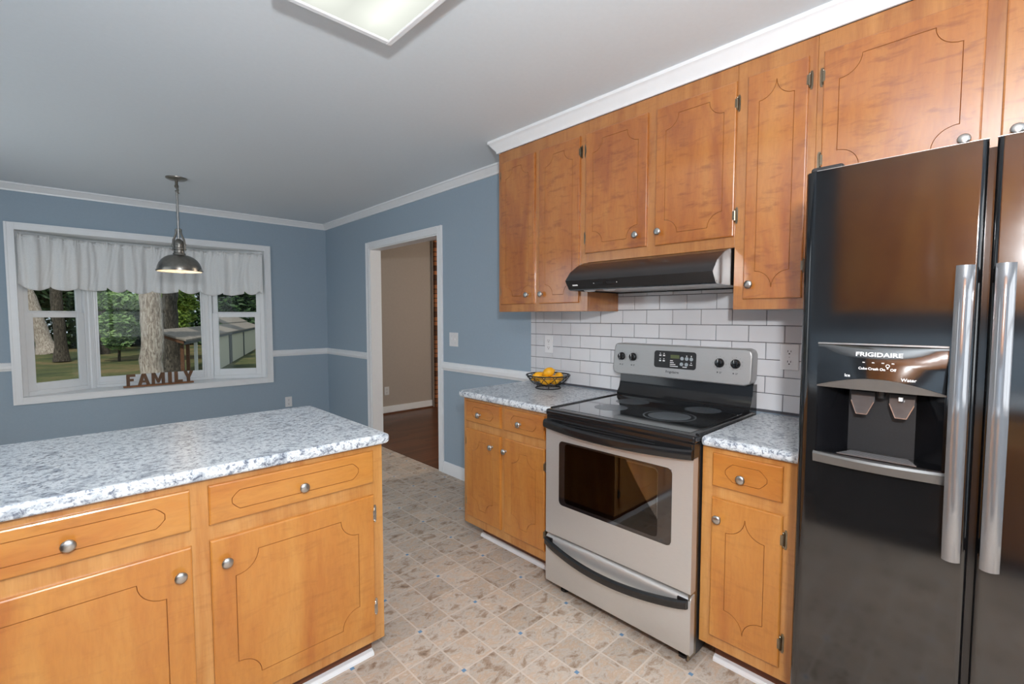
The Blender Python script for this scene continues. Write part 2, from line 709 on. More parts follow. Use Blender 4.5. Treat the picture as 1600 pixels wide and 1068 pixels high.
def mk_diffuser():
    """acrylic lens glowing over two tubes that run along its length"""
    m, nt, em = mk_emit('acrylic_lens_lit', (.93, .96, .87), 1.0)
    tc = nt.nodes.new('ShaderNodeTexCoord')
    sx = nt.nodes.new('ShaderNodeSeparateXYZ')
    nt.links.new(tc.outputs['Object'], sx.inputs[0])
    a = math_n(nt, 'ABSOLUTE', sx.outputs[0])
    d = math_n(nt, 'ABSOLUTE', math_n(nt, 'SUBTRACT', a, .10))
    g = math_n(nt, 'POWER', math_n(nt, 'MAXIMUM', math_n(nt, 'SUBTRACT', 1.0, math_n(nt, 'DIVIDE', d, .12)), 0.0), 1.5)
    e = math_n(nt, 'SUBTRACT', .62, math_n(nt, 'ABSOLUTE', sx.outputs[1]))
    e = math_n(nt, 'MINIMUM', math_n(nt, 'MULTIPLY', math_n(nt, 'MAXIMUM', e, 0.0), 9.0), 1.0)
    s = math_n(nt, 'ADD', math_n(nt, 'MULTIPLY', math_n(nt, 'MULTIPLY', g, e), .30), .68)
    nt.links.new(math_n(nt, 'MULTIPLY', s, 1.05), em.inputs[1])
    return m


M['diffuser'] = mk_diffuser()


def leaf_mat(name, c0, c1, c2):
    m, nt, b = new_mat(name)
    f = noise(nt, coords(nt), 1.3, 5, .7)
    f2 = noise(nt, coords(nt), 9, 2, .7)
    col = ramp(nt, math_n(nt, 'ADD', math_n(nt, 'MULTIPLY', f, .6), math_n(nt, 'MULTIPLY', f2, .4)), [(.35, c0), (.52, c1), (.66, c2)])
    nt.links.new(col, b.inputs['Base Color'])
    b.inputs['Roughness'].default_value = .6
    return m


M['leaf'] = leaf_mat('green_leaves', srgb(40, 66, 34), srgb(76, 108, 56), srgb(136, 152, 84))
M['leaf_dark'] = leaf_mat('dark_leaves', srgb(26, 46, 26), srgb(52, 82, 44), srgb(96, 122, 66))
M['leaf_light'] = leaf_mat('light_leaves', srgb(84, 116, 66), srgb(118, 150, 90), srgb(166, 184, 122))
M['leaf_y'] = leaf_mat('yellow_green_leaves', srgb(70, 100, 40), srgb(128, 152, 56), srgb(190, 190, 84))


def bark(name, c0, c1, c2):
    m, nt, b = new_mat(name)
    f = noise(nt, coords(nt, (1, 1, .22)), 22, 5, .7, .6)
    nt.links.new(ramp(nt, f, [(.34, c0), (.5, c1), (.66, c2)]), b.inputs['Base Color'])
    b.inputs['Roughness'].default_value = .95
    bump(nt, b, f, .8, .05)
    return m


M['bark_p'] = bark('pale_bark', srgb(112, 98, 92), srgb(172, 158, 150), srgb(212, 202, 196))
M['bark_d'] = bark('dark_bark', srgb(36, 32, 30), srgb(72, 65, 59), srgb(108, 100, 92))


def mk_lawn():
    m, nt, b = new_mat('lawn_grass')
    a = noise(nt, coords(nt), .35, 4, .7)
    f = noise(nt, coords(nt), 5, 4, .8)
    c = ramp(nt, a, [(.34, srgb(52, 62, 30)), (.48, srgb(84, 88, 46)), (.62, srgb(122, 104, 70))])
    d = ramp(nt, f, [(.3, (.55, .55, .5)), (.62, (1.0, 1.0, 1.0))])
    nt.links.new(mixc(nt, .9, c, d, 'MULTIPLY'), b.inputs['Base Color'])
    b.inputs['Roughness'].default_value = .95
    return m


M['lawn'] = mk_lawn()
M['shingle'] = simple('grey_shingle', srgb(132, 122, 116), .9, var=.25, scale=12)
M['cedar'] = simple('brown_post', srgb(96, 62, 42), .7, var=.2)
M['cream'] = simple('cream_siding', srgb(190, 186, 170), .7, var=.05)
M['whitepost'] = simple('white_post', srgb(220, 220, 220), .6)
M['darktrim'] = simple('dark_fascia', srgb(52, 58, 66), .6)

# ---------------------------------------------------------------- room shell
CZ = 2.48          # ceiling height
XL = -3.45         # left wall
YF = -8.2          # wall behind the camera
WT = .12


def box_mb(*a):
    return MB().box(*a)


struct('floor', box_mb(XL, 0.006, YF, 0, -.06, 0), M['floor'])
struct('ceiling', box_mb(XL - .1, .13, YF - .1, .13, CZ, CZ + .08), M['ceil'])
mb = MB()   # back wall with the bay window opening
for a in ((XL - .1, -2.64, 0, WT, 0, CZ), (-.70, 0, 0, WT, 0, CZ), (-2.64, -.70, 0, WT, 0, .655), (-2.64, -.70, 0, WT, 2.10, CZ)):
    mb.box(*a)
struct('wall_back', mb, M['wall'])
mb = MB()   # range wall with the cased opening
for a in ((0, WT, -1.134, WT, 0, CZ), (0, WT, YF, -2.399, 0, CZ), (0, WT, -2.399, -1.134, 2.083, CZ)):
    mb.box(*a)
struct('wall_right', mb, M['wall'])
mb = MB()   # left wall with a patio door opening beside the dining corner
for a in ((XL - .1, XL, YF, -2.75, 0, CZ), (XL - .1, XL, -1.05, 0, 0, CZ), (XL - .1, XL, -2.75, -1.05, 2.1, CZ)):
    mb.box(*a)
struct('wall_left', mb, M['wall'])
mb = MB()
for a in ((XL - .1, -3.0, YF - .1, YF, 0, CZ), (-.8, WT, YF - .1, YF, 0, CZ), (-3.0, -.8, YF - .1, YF, 0, .8), (-3.0, -.8, YF - .1, YF, 2.2, CZ)):
    mb.box(*a)
struct('wall_front', mb, M['wall'])
mb = MB()
for a in ((-3.0, -.8, .8, .86), (-3.0, -.8, 2.14, 2.2), (-3.0, -2.94, .86, 2.14), (-.86, -.8, .86, 2.14), (-2.30, -2.22, .86, 2.14), (-1.58, -1.50, .86, 2.14), (-2.94, -.86, 1.48, 1.53)):
    mb.box(a[0], a[1], YF - .07, YF - .03, a[2], a[3])
struct('window_2', mb, M['white'], label='white framed kitchen window behind the camera', cat='window')

# hall beyond the cased opening
struct('floor_hall', box_mb(0.006, 4.0, -5.0, .10, -.06, 0.004), M['hallfloor'])
struct('ceiling_hall', box_mb(.13, 4.1, -5.1, .2, CZ, CZ + .08), M['ceil'])
mb = MB().box(.12, 4.1, .10, .2, 0, CZ)
struct('wall_hall_back', mb, M['hall'])
mb = MB().box(4.0, 4.1, -5, .1, 0, CZ)
mb.box(.12, 4.1, -5.1, -5.0, 0, CZ)
struct('wall_hall_right', mb, M['hall'])
struct('trim_hall_shoe', box_mb(.13, 1.60, .06, .088, .004, .022), M['hallfloor'])
struct('baseboard_hall', box_mb(.121, 1.60, .088, .0995, .022, .112), M['white'], bevel=.003)
fp = MB()
fp.box(1.62, 3.2, .02, .095, .006, CZ - .002)
fire = struct('wall_brick_chimney', fp, M['brick'])
obj('trim_board', box_mb(1.602, 1.62, .06, .095, .006, CZ - .002), M['hall'], fire)

light('hall_fill', 'POINT', (2.4, -2.6, 2.2), 55, (1, .86, .70), .08)  # unseen point light added to brighten the hall beyond the opening

# crown moulding, chair rails, baseboards, casings
crown = [(0, 0), (0, -.064), (.010, -.064), (.012, -.052), (.022, -.040), (.036, -.026), (.044, -.016), (.052, -.013), (.052, 0)]
crown_b = [(0, 0), (0, -.075), (.008, -.075), (.011, -.062), (.022, -.048), (.036, -.030), (.043, -.020), (.050, -.016), (.050, 0)]


def crown_run(name, path, prof):
    m = MB()
    m.sweep([(p[0], p[1]) for p in prof], path)
    return struct(name, m, M['white'], smooth=30)


# sweep side vector = d x up : walking +X gives side -Y (into the room for the back wall)
crown_run('trim_1', [(XL, 0, CZ), (0, 0, CZ), (0, -3.50, CZ)], crown)
crown_run('trim_2', [(-.02, -3.508, CZ), (-.307, -3.508, CZ), (-.307, -6.60, CZ)], crown_b)
rail = [(0, 0), (.012, 0), (.014, .012), (.022, .022), (.022, .046), (.016, .056), (.014, .066), (.006, .072), (0, .072)]
for nm, pth in (('trim_3', [(-.640, 0, .902), (0, 0, .902), (0, -1.074, .902)]),
                ('trim_4', [(0, -2.459, .902), (0, -3.511, .902)]),
                ('trim_5', [(XL, 0, .902), (-2.698, 0, .902)])):
    crown_run(nm, pth, rail)
base = [(0, 0), (.014, 0), (.014, .080), (.008, .096), (0, .101)]
crown_run('baseboard_back', [(XL, 0, 0), (0, 0, 0), (0, -1.074, 0)], base)
crown_run('baseboard_right', [(0, -2.459, 0), (0, -3.535, 0)], base)

# cased opening: jambs + casing
mb = MB()
mb.box(-.001, WT + .001, -1.135, -1.134 - .018, 0, 2.083)
mb.box(-.001, WT + .001, -2.398, -2.399 + .018, 0, 2.083)
mb.box(-.001, WT + .001, -2.381, -1.152, 2.065, 2.083)
dr = struct('door_1', mb, M['white'], label='white cased opening to the hall beside the light switch', cat='doorway')


def casing(parent, mp, u0, u1, v0, v1, w, bottom=False, name='casing', th=.018):
    m = MB()

    def bar(ua, ub, va, vb, hor, outer_first):
        m.mbox(mp, ua, ub, va, vb, 0, th * .7)
        if hor:
            d = (vb - va)
            lo = (vb - .016, vb) if outer_first else (va, va + .016)
            m.mbox(mp, ua, ub, lo[0], lo[1], th * .7, th)
            li = (va, va + .01) if outer_first else (vb - .01, vb)
            m.mbox(mp, ua + (w - .01) * 0, ub, li[0], li[1], th * .7, th * .85)
        else:
            lo = (ua, ua + .016) if outer_first else (ub - .016, ub)
            m.mbox(mp, lo[0], lo[1], va, vb, th * .7, th)
            li = (ub - .01, ub) if outer_first else (ua, ua + .01)
            m.mbox(mp, li[0], li[1], va, vb, th * .7, th * .85)
    bar(u0, u0 + w, v0, v1, False, True)
    bar(u1 - w, u1, v0, v1, False, False)
    bar(u0 + w, u1 - w, v1 - w, v1, True, True)
    if bottom:
        bar(u0 + w, u1 - w, v0, v0 + w, True, False)
    return obj(name, m, M['white'], parent, bevel=.002)


casing(dr, face_right(-.0005, -1.074), 0, 1.385, 0, 2.141, .066)

# ---------------------------------------------------------------- bay window
win = struct('window_1', MB().box(-2.64, -.70, .001, .05, .640, .663), M['white'], label='white bay window under the ruffled valance in the blue wall', cat='window')
casing(win, face_front(-2.698, -.0005), 0, 2.058, .608, 2.157, .06, True)
A_, B_, C_, D_ = Vector((-2.64, .07)), Vector((-2.181, .325)), Vector((-1.20, .325)), Vector((-.70, .07))
poly = [(-2.64, .001), (-.70, .001), (-.70, .07), (-1.20, .325 + .06), (-2.181, .325 + .06), (-2.64, .07)]
pm = lambda u, v, n: (u, v, n)
obj('seat_board', MB().prism(poly, pm, .640, .6635), M['white'], win)
obj('head_board', MB().prism(poly, pm, 2.098, 2.12), M['white'], win)
mb = MB()
mb.box(-2.66, -2.6385, .001, .075, .64, 2.12)
mb.box(-.7015, -.68, .001, .075, .64, 2.12)
obj('side_jamb', mb, M['white'], win)


def panel_map(P, Q):
    d = (Q - P)
    L = d.length
    d = d / L
    nrm = Vector((d.y, -d.x))     # towards the room
    return (lambda u, v, n: (P.x + d.x * u + nrm.x * n, P.y + d.y * u + nrm.y * n, v)), L


def ring(m, mp, u0, u1, v0, v1, w, n0, n1, wt=None, wb_=None):
    wt = wt or w
    wb_ = wb_ or w
    m.mbox(mp, u0, u0 + w, v0, v1, n0, n1)
    m.mbox(mp, u1 - w, u1, v0, v1, n0, n1)
    m.mbox(mp, u0 + w, u1 - w, v0, v0 + wb_, n0, n1)
    m.mbox(mp, u0 + w, u1 - w, v1 - wt, v1, n0, n1)


Z0, Z1 = .6635, 2.098
# fixed centre light
mp, L = panel_map(B_, C_)
m = MB()
ring(m, mp, 0, L, Z0, Z1, .030, -.05, .0)
ring(m, mp, .03, L - .03, Z0 + .03, Z1 - .03, .020, -.045, -.012)
m.mbox(mp, .05, L - .05, Z0 + .05, Z0 + .105, -.045, -.014)
m.mbox(mp, .05, L - .05, Z1 - .105, Z1 - .05, -.045, -.014)
m.mbox(mp, .05, .064, Z0 + .105, Z1 - .105, -.045, -.016)
m.mbox(mp, L - .064, L - .05, Z0 + .105, Z1 - .105, -.045, -.016)
obj('picture_frame', m, M['vinyl'], win, bevel=.003)
obj('pane', MB().mbox(mp, .05, L - .05, Z0 + .10, Z1 - .10, -.034, -.030), M['pane'], win)
# corner mullions
for P in (B_, C_):
    obj('mullion', MB().lathe([(.035, Z0), (.035, Z1)], (P.x, P.y + .025, 0), (0, 0, 1), 10), M['vinyl'], win)
for P, Q in ((A_, B_), (C_, D_)):
    mp, L = panel_map(P, Q)
    m = MB()
    ring(m, mp, 0, L, Z0, Z1, .038, -.06, .0)
    m.mbox(mp, .038, L - .038, Z0 + .03, Z0 + .055, -.06, -.008)
    obj('hung_frame', m, M['vinyl'], win, bevel=.003)
    m = MB()
    ring(m, mp, .040, L - .040, Z0 + .04, 1.40, .058, -.030, -.006, wt=.045, wb_=.07)
    m.mbox(mp, L / 2 - .045, L / 2 + .045, 1.40, 1.408, -.026, -.006)
    obj('lower_sash', m, M['vinyl'], win, bevel=.003)
    m = MB()
    ring(m, mp, .040, L - .040, 1.37, Z1 - .03, .045, -.056, -.032)
    obj('upper_sash', m, M['vinyl'], win, bevel=.003)
    obj('pane', MB().mbox(mp, .09, L - .09, Z0 + .10, 1.36, -.020, -.016), M['pane'], win)
    obj('pane', MB().mbox(mp, .08, L - .08, 1.41, Z1 - .07, -.046, -.042), M['pane'], win)

# ---------------------------------------------------------------- valance
def valance():
    pts = [Vector(p) for p in ((-2.628, .034), (-2.52, .070), (-2.38, .135), (-2.16, .205), (-1.95, .232), (-1.67, .238), (-1.40, .232), (-1.18, .205), (-.98, .135), (-.82, .072), (-.712, .034))]
    seg = [0]
    for i in range(1, len(pts)):
        seg.append(seg[-1] + (pts[i] - pts[i - 1]).length)
    T = seg[-1]
    NU, NV = 520, 22
    rnd = random.Random(3)
    ph = [rnd.uniform(0, 6.28) for _ in range(12)]
    # scallop boundaries of unequal width
    sc = [0]
    while sc[-1] < T:
        sc.append(sc[-1] + rnd.uniform(.15, .23))

    def at(s):
        for i in range(1, len(pts)):
            if s <= seg[i] or i == len(pts) - 1:
                t = (s - seg[i - 1]) / (seg[i] - seg[i - 1])
                p = pts[i - 1].lerp(pts[i], t)
                d = (pts[i] - pts[i - 1]).normalized()
                return p, Vector((d.y, -d.x))
    vs = []
    for i in range(NU + 1):
        s = T * i / NU
        p, nr = at(min(s, T))
        k = max(j for j in range(len(sc)) if sc[j] <= s + 1e-9)
        w = sc[k + 1] - sc[k] if k + 1 < len(sc) else .2
        t = (s - sc[k]) / w
        hem = .042 * (1 - abs(math.sin(PI * t)) ** .7) * (0.8 + .4 * math.sin(k * 2.1 + 1))
        top = 2.072 + .006 * math.sin(s * 90 + ph[0])
        bot = 1.597 + hem + .008 * math.sin(s * 9 + ph[1])
        for j in range(NV + 1):
            v = j / NV
            z = top + (bot - top) * v
            head = math.exp(-((v - .02) / .10) ** 2)
            f1 = math.sin(s * 62 + ph[2] + 1.2 * math.sin(s * 11 + ph[3])) * (.006 + .008 * head)
            f2 = math.sin(s * 27 + ph[4] + 1.5 * math.sin(s * 7.0 + ph[5]) + .5 * v) * .017 * min(1, v * 2.2 + .15) + math.sin(s * 75 + ph[7] + 1.6 * math.sin(s * 13)) * .006 * min(1, v * 2)
            f3 = math.sin(s * 210 + ph[6] + 9 * v + 2 * math.sin(s * 31)) * .0045 * head + math.sin(v * 40 + s * 47 + 2 * math.sin(s * 19)) * .006 * head + math.sin(s * 160 + 5 * v + 3 * math.sin(s * 17 + v * 4)) * .0018
            puff = .016 * math.sin(PI * min(1, v * 1.05)) + .01 * math.sin(PI * t) * v
            q = p + nr * (f1 + f2 + f3 + puff)
            vs.append((q.x, q.y, z))
    fs = []
    for i in range(NU):
        for j in range(NV):
            a = i * (NV + 1) + j
            fs.append((a, a + 1, a + NV + 2, a + NV + 1))
    return vs, fs, at, T


vs, fs, vat, VT = valance()
vt = thing('window_valance', 'white ruffled valance with scalloped hem across the top of the bay window', 'curtain', (-1.67, .2, 2.05))
o = obj('valance_cloth', MB().add(vs, fs), M['cloth'], vt, smooth=180, recalc=False)
sd = o.modifiers.new('thick', 'SOLIDIFY')
sd.thickness = .0015
rod = [vat(VT * i / 40)[0] for i in range(41)]
obj('curtain_rod', MB().tube([(p.x, p.y + .004, 2.045) for p in rod], .006, 6), M['white'], vt, smooth=60)

# ---------------------------------------------------------------- FAMILY sign
sg = thing('word_sign', 'brown wooden word sign reading FAMILY on the window seat', 'sign', (-1.675, .15, .664))
obj('base', MB().box(-1.965, -1.388, .120, .176, .6645, .678), M['sign_base'], sg, bevel=.002)
HL = .114
LET = {
    'F': [[(0, 0), (.026, 0), (.026, .046), (.056, .046), (.056, .070), (.026, .070), (.026, .090), (.070, .090), (.070, HL), (0, HL)]],
    'A': [[(0, 0), (.028, 0), (.033, .020), (.063, .020), (.068, 0), (.098, 0), (.066, HL), (.030, HL)]],
    'M': [[(0, 0), (.026, 0), (.026, .066), (.046, .012), (.062, .012), (.082, .066), (.082, 0), (.108, 0), (.108, HL), (.076, HL), (.054, .052), (.032, HL), (0, HL)]],
    'I': [[(0, 0), (.032, 0), (.032, HL), (0, HL)]],
    'L': [[(0, 0), (.070, 0), (.070, .026), (.030, .026), (.030, HL), (0, HL)]],
    'Y': [[(.026, 0), (.054, 0), (.054, .042), (.084, HL), (.054, HL), (.041, .074), (.028, HL), (-.002, HL), (.026, .042)]],
}
for ch, x in zip('FAMILY', (-1.940, -1.853, -1.742, -1.607, -1.553, -1.472)):
    mp = lambda u, v, n, x=x: (x + u, .138 - n, .678 + v)
    mm = MB()
    if ch == 'A':
        outer = [(0, 0), (.028, 0), (.035, .026), (.063, .026), (.070, 0), (.098, 0), (.066, HL), (.032, HL)]
        hole = [(.041, .044), (.049, .080), (.057, .044)]
        tr = tessellate_polygon([[Vector((*p, 0)) for p in outer], [Vector((*p, 0)) for p in hole]])
        allp = outer + hole
        n = len(allp)
        V_ = [mp(*p, -.014) for p in allp] + [mp(*p, .006) for p in allp]
        F_ = [tuple(t) for t in tr] + [tuple(n + i for i in reversed(t)) for t in tr]
        k = len(outer)
        F_ += [(i, (i + 1) % k, n + (i + 1) % k, n + i) for i in range(k)]
        F_ += [(k + i, k + (i + 1) % 3, n + k + (i + 1) % 3, n + k + i) for i in range(3)]
        mm.add(V_, F_)
    else:
        for pl in LET[ch]:
            mm.prism(pl, mp, -.014, .006)
    obj('letter', mm, M['sign'], sg)

# ---------------------------------------------------------------- pendant lamp
PX, PY = -1.663, -1.132
pn = thing('pendant_lamp', 'brushed metal dome pendant lamp hanging before the bay window', 'lamp', (PX, PY, 1.73))
obj('ceiling_canopy', MB().lathe([(0, 2.457), (.016, 2.458), (.058, 2.464), (.073, 2.472), (.074, 2.4795), (0, 2.4795)], (PX, PY, 0)), M['pewter'], pn, smooth=40)
m = MB().lathe([(.010, 2.46), (.011, 2.425), (.015, 2.42), (.015, 2.405), (.009, 2.40)], (PX, PY, 0), n=12)
m.tube([(PX, PY, 2.41), (PX + .006, PY, 2.385), (PX, PY, 2.36)], .009, 8)
m.tube([(PX - .012, PY - .01, 2.375), (PX + .016, PY + .01, 2.362)], .004, 6)
obj('swivel', m, M['pewter'], pn, smooth=40)
obj('rod', MB().tube([(PX, PY, 2.37), (PX, PY, 1.98)], .0085, 10), M['nickel'], pn, smooth=60)
m = MB()
m.lathe([(0, 1.995), (.012, 1.993), (.024, 1.984), (.034, 1.972), (.038, 1.965), (.040, 1.95), (.040, 1.94), (.036, 1.938), (.036, 1.925), (.040, 1.922), (.041, 1.905), (.036, 1.902), (.037, 1.880), (.043, 1.876), (.045, 1.862), (.055, 1.856), (.060, 1.846)], (PX, PY, 0), n=28)
obj('socket_cap', m, M['pewter'], pn, smooth=35)
m = MB()
rv = Vector((.722, -.692, 0))
for s in (-1, 1):
    d = rv * s
    pth = [Vector((PX, PY, 2.07)) + d * .019, Vector((PX, PY, 2.045)) + d * .019, Vector((PX, PY, 2.02)) + d * .026, Vector((PX, PY, 1.985)) + d * .043, Vector((PX, PY, 1.955)) + d * .047, Vector((PX, PY, 1.90)) + d * .046]
    m.tube(pth, [.009, .008, .008, .008, .008, .007], 8)
    for z in (1.945, 1.905):
        m.lathe([(0, .012), (.006, .011), (.008, .004), (.006, 0)], Vector((PX, PY, z)) + d * .047, d, 8)
m.tube([Vector((PX, PY, 2.07)) - rv * .019, Vector((PX, PY, 2.07)) + rv * .019], .006, 8)
obj('yoke', m, M['pewter'], pn, smooth=40)
dome = [(.050, 1.862), (.075, 1.856), (.100, 1.842), (.122, 1.822), (.138, 1.798), (.149, 1.772), (.153, 1.752), (.153, 1.744), (.160, 1.741), (.160, 1.730), (.152, 1.729)]
inner = [(.149, 1.733), (.148, 1.75), (.142, 1.772), (.130, 1.796), (.112, 1.818), (.09, 1.834), (.04, 1.846), (0, 1.848)]
sh_ = obj('lamp_shade', MB().lathe(dome, (PX, PY, 0), n=48), M['pewter'], pn, smooth=35)
obj('shade_lining', MB().lathe([(.152, 1.729)] + inner, (PX, PY, 0), n=48), M['lampin'], sh_, smooth=35)
for a in (PI * .75, -PI * .25, PI * .25):
    d = Vector((math.cos(a), math.sin(a), 0))
    obj('shade_screw', MB().lathe([(.004, 0), (.004, .008), (.007, .010), (.007, .016), (0, .018)], Vector((PX, PY, 1.738)) + d * .157, d, 8), M['pewter'], pn, smooth=40)
obj('light_bulb', MB().lathe([(0, 1.768), (.018, 1.773), (.028, 1.79), (.03, 1.806), (.02, 1.828), (.013, 1.845)], (PX, PY, 0), n=16), M['bulb'], pn, smooth=60)
light('pendant_glow', 'POINT', (PX, PY, 1.745), 1.0, (1, .72, .45), .03)

# ---------------------------------------------------------------- fluorescent ceiling fixture
fx0, fx1, fy0, fy1 = -1.838, -1.409, -5.35, -4.107
cl = thing('ceiling_light', 'white rectangular fluorescent fixture with lit lens on the kitchen ceiling', 'light', ((fx0 + fx1) / 2, (fy0 + fy1) / 2, CZ))
m = MB()
for a in ((fx0, fx0 + .022, fy0, fy1), (fx1 - .022, fx1, fy0, fy1), (fx0 + .022, fx1 - .022, fy0, fy0 + .022), (fx0 + .022, fx1 - .022, fy1 - .022, fy1)):
    m.box(*a, 2.408, 2.4795)
obj('frame', m, M['white'], cl, bevel=.003)
obj('diffuser', MB().box(fx0 + .023, fx1 - .023, fy0 + .023, fy1 - .023, 2.414, 2.420), M['diffuser'], cl)

# ---------------------------------------------------------------- cabinets
def loop_arc(w, h, m, r, segs=7):
    """rectangle inset by m whose corners are scooped by concave arcs of radius r"""
    x0, x1, y0, y1 = m, w - m, m, h - m
    rx = min(r, (x1 - x0) / 2 - .0005)
    ry = min(r, (y1 - y0) / 2 - .0005)
    P = []
    for cx, cy, a0 in ((x1, y0, PI), (x1, y1, -PI / 2), (x0, y1, 0), (x0, y0, PI / 2)):
        for i in range(segs + 1):
            a = a0 - (PI / 2) * i / segs
            P.append((cx + rx * math.cos(a), cy + ry * math.sin(a)))
    return P


def loop_cham(w, h, mx, my, c):
    x0, x1, y0, y1 = mx, w - mx, my, h - my
    q = c * .35
    P = []
    P += [(x1 - c, y0), (x1 - q * 1.4, y0 + q * 1.2), (x1, y0 + c)]
    P += [(x1, y1 - c), (x1 - q * 1.4, y1 - q * 1.2), (x1 - c, y1)]
    P += [(x0 + c, y1), (x0 + q * 1.4, y1 - q * 1.2), (x0, y1 - c)]
    P += [(x0, y0 + c), (x0 + q * 1.4, y0 + q * 1.2), (x0 + c, y0)]
    return P


def offset_loop(P, d):
    out = []
    n = len(P)
    for i in range(n):
        a, b, c = Vector(P[i - 1]), Vector(P[i]), Vector(P[(i + 1) % n])
        e0, e1 = (b - a), (c - b)
        if e0.length < 1e-7 or e1.length < 1e-7:
            out.append(tuple(b))
            continue
        n0 = Vector((e0.y, -e0.x)).normalized()
        n1 = Vector((e1.y, -e1.x)).normalized()
        s = n0 + n1
        if s.length < 1e-4:
            s = n0
        s.normalize()
        k = min(1.6, 1 / max(.5, s.dot(n0)))
        out.append(tuple(b + s * d * k))
    return out


def slab(mp, u0, u1, v0, v1, th, loop, g=.0012, dep=.0028):
    """overlay door or drawer front with a lipped edge and a routed groove"""
    w, h = u1 - u0, v1 - v0
    f = lambda u, v, n: mp(u0 + u, v0 + v, n)
    e = .005
    rect = [(e, e), (w - e, e), (w - e, h - e), (e, h - e)]
    m = MB()
    lo = offset_loop(loop, g)
    li = offset_loop(loop, -g)
    tr = tessellate_polygon([[Vector((*p, 0)) for p in rect], [Vector((*p, 0)) for p in lo]])
    pts = rect + lo
    m.add([f(*p, th) for p in pts], [tuple(t) for t in tr])
    k = len(loop)
    vs = [f(*p, th) for p in lo] + [f(*p, th - dep) for p in loop] + [f(*p, th) for p in li]
    fs = []
    for i in range(k):
        j = (i + 1) % k
        fs += [(i, j, k + j, k + i), (k + i, k + j, 2 * k + j, 2 * k + i)]
    m.mi = 1
    m.add(vs, fs)
    m.mi = 0
    tr = tessellate_polygon([[Vector((*p, 0)) for p in li]])
    m.add([f(*p, th) for p in li], [tuple(t) for t in tr])
    full = [(0, 0), (w, 0), (w, h), (0, h)]
    mid = [(.0015, .0015), (w - .0015, .0015), (w - .0015, h - .0015), (.0015, h - .0015)]
    vs = [f(*p, th) for p in rect] + [f(*p, th - .0015) for p in mid] + [f(*p, th - .005) for p in full] + [f(*p, 0) for p in full]
    fs = []
    for r_ in range(3):
        for i in range(4):
            j = (i + 1) % 4
            fs.append((r_ * 4 + i, r_ * 4 + j, r_ * 4 + 4 + j, r_ * 4 + 4 + i))
    fs.append((12, 13, 14, 15))
    m.add(vs, fs)
    # weld and keep the faces turned outward
    return m


def weld(o):
    bm = bmesh.new()
    bm.from_mesh(o.data)
    bmesh.ops.remove_doubles(bm, verts=bm.verts, dist=1e-5)
    bmesh.ops.recalc_face_normals(bm, faces=bm.faces)
    bm.to_mesh(o.data)
    bm.free()


def knob(mp, u, v, n0, parent, mat):
    c = Vector(mp(u, v, n0))
    ax = Vector(mp(0, 0, 1)) - Vector(mp(0, 0, 0))
    prof = [(.008, 0), (.0075, .003), (.0055, .006), (.0055, .012), (.009, .0145), (.0155, .0185), (.0165, .0215), (.0155, .0245), (.011, .0268), (.004, .0278), (0, .028)]
    return obj('knob', MB().lathe(prof, c, ax, 20), mat, parent, smooth=50)


def hinge(mp, u, v, side, parent, mat):
    """side=+1: the frame plate lies to the right of the door edge"""
    m = MB()
    m.mbox(mp, u + side * .002, u + side * .013, v - .027, v + .027, .0005, .0022)
    m.mbox(mp, u + side * .004, u + side * .011, v - .034, v + .034, .0005, .0018)
    m.tube([mp(u + side * .002, v - .020, .0065), mp(u + side * .002, v + .020, .0065)], .0045, 8)
    m.lathe([(.0030, 0), (.0042, .003), (.002, .007), (0, .008)], mp(u + side * .002, v + .020, .0065), (0, 0, 1), 8)
    m.lathe([(.0030, 0), (.0042, .003), (.002, .007), (0, .008)], mp(u + side * .002, v - .020, .0065), (0, 0, -1), 8)
    m.mbox(mp, u - side * .006, u + side * .002, v - .018, v + .018, .010, .0128)
    return obj('hinge', m, mat, parent, smooth=40)


def cabinet(name, label, cat, mp, width, z0, z1, depth, doors=(), drawers=(), toe=None, hw='nickel', hinge_mat='bronze', group=None, rails=()):
    wv, wf = ('upper_v', 'upper_frame') if name == 'upper_cabinet' else ('wood_v', 'frame_v')
    c = Vector(mp(width / 2, z0 if toe is None else 0, -depth / 2))
    t = thing(name, label, cat, c, group)
    m = MB()
    m.mbox(mp, 0.0005, width - .0005, z0, z1, -depth, -.0195)
    obj('carcass', m, M[wv], t, bevel=.001)
    m = MB()
    m.mbox(mp, 0, width, z0, z1, -.019, 0)
    obj('face_frame', m, M[wf], t, bevel=.0015)
    for (u0, u1, v0, v1, ku, kv, hs, hz, mar, rad) in doors:
        o = obj('door', slab(mp, u0, u1, v0, v1, .0125, loop_arc(u1 - u0, v1 - v0, mar, rad)), (M[wv], M['groove']), t)
        weld(o)
        if ku is not None:
            knob(mp, ku, kv, .0122, o, M[hw])
        for hv in hz:
            hinge(mp, u1 if hs > 0 else u0, hv, hs, t, M[hinge_mat])
    for (u0, u1, v0, v1, ku, kv, ch) in drawers:
        o = obj('drawer', slab(mp, u0, u1, v0, v1, .0125, loop_cham(u1 - u0, v1 - v0, ch[0], ch[1], ch[2])), (M['wood_h'], M['groove']), t)
        weld(o)
        knob(mp, ku, kv, .0122, o, M[hw])
    if toe:
        m = MB()
        m.mbox(mp, toe[0], toe[1], 0.001, z0 - .0005, -depth, -toe[2])
        obj('toe_kick', m, M['toe'], t)
        m = MB()
        pr = [(-toe[2] + .0002, .0012), (-toe[2] + .022, .0012), (-toe[2] + .021, .010), (-toe[2] + .014, .018), (-toe[2] + .0002, .022)]
        m.prism(pr, lambda n, v, u: mp(u, v, n), toe[0], toe[1])
        obj('shoe_moulding', m, M['white'], t, smooth=30)
    return t


BX, UX = -.617, -.305
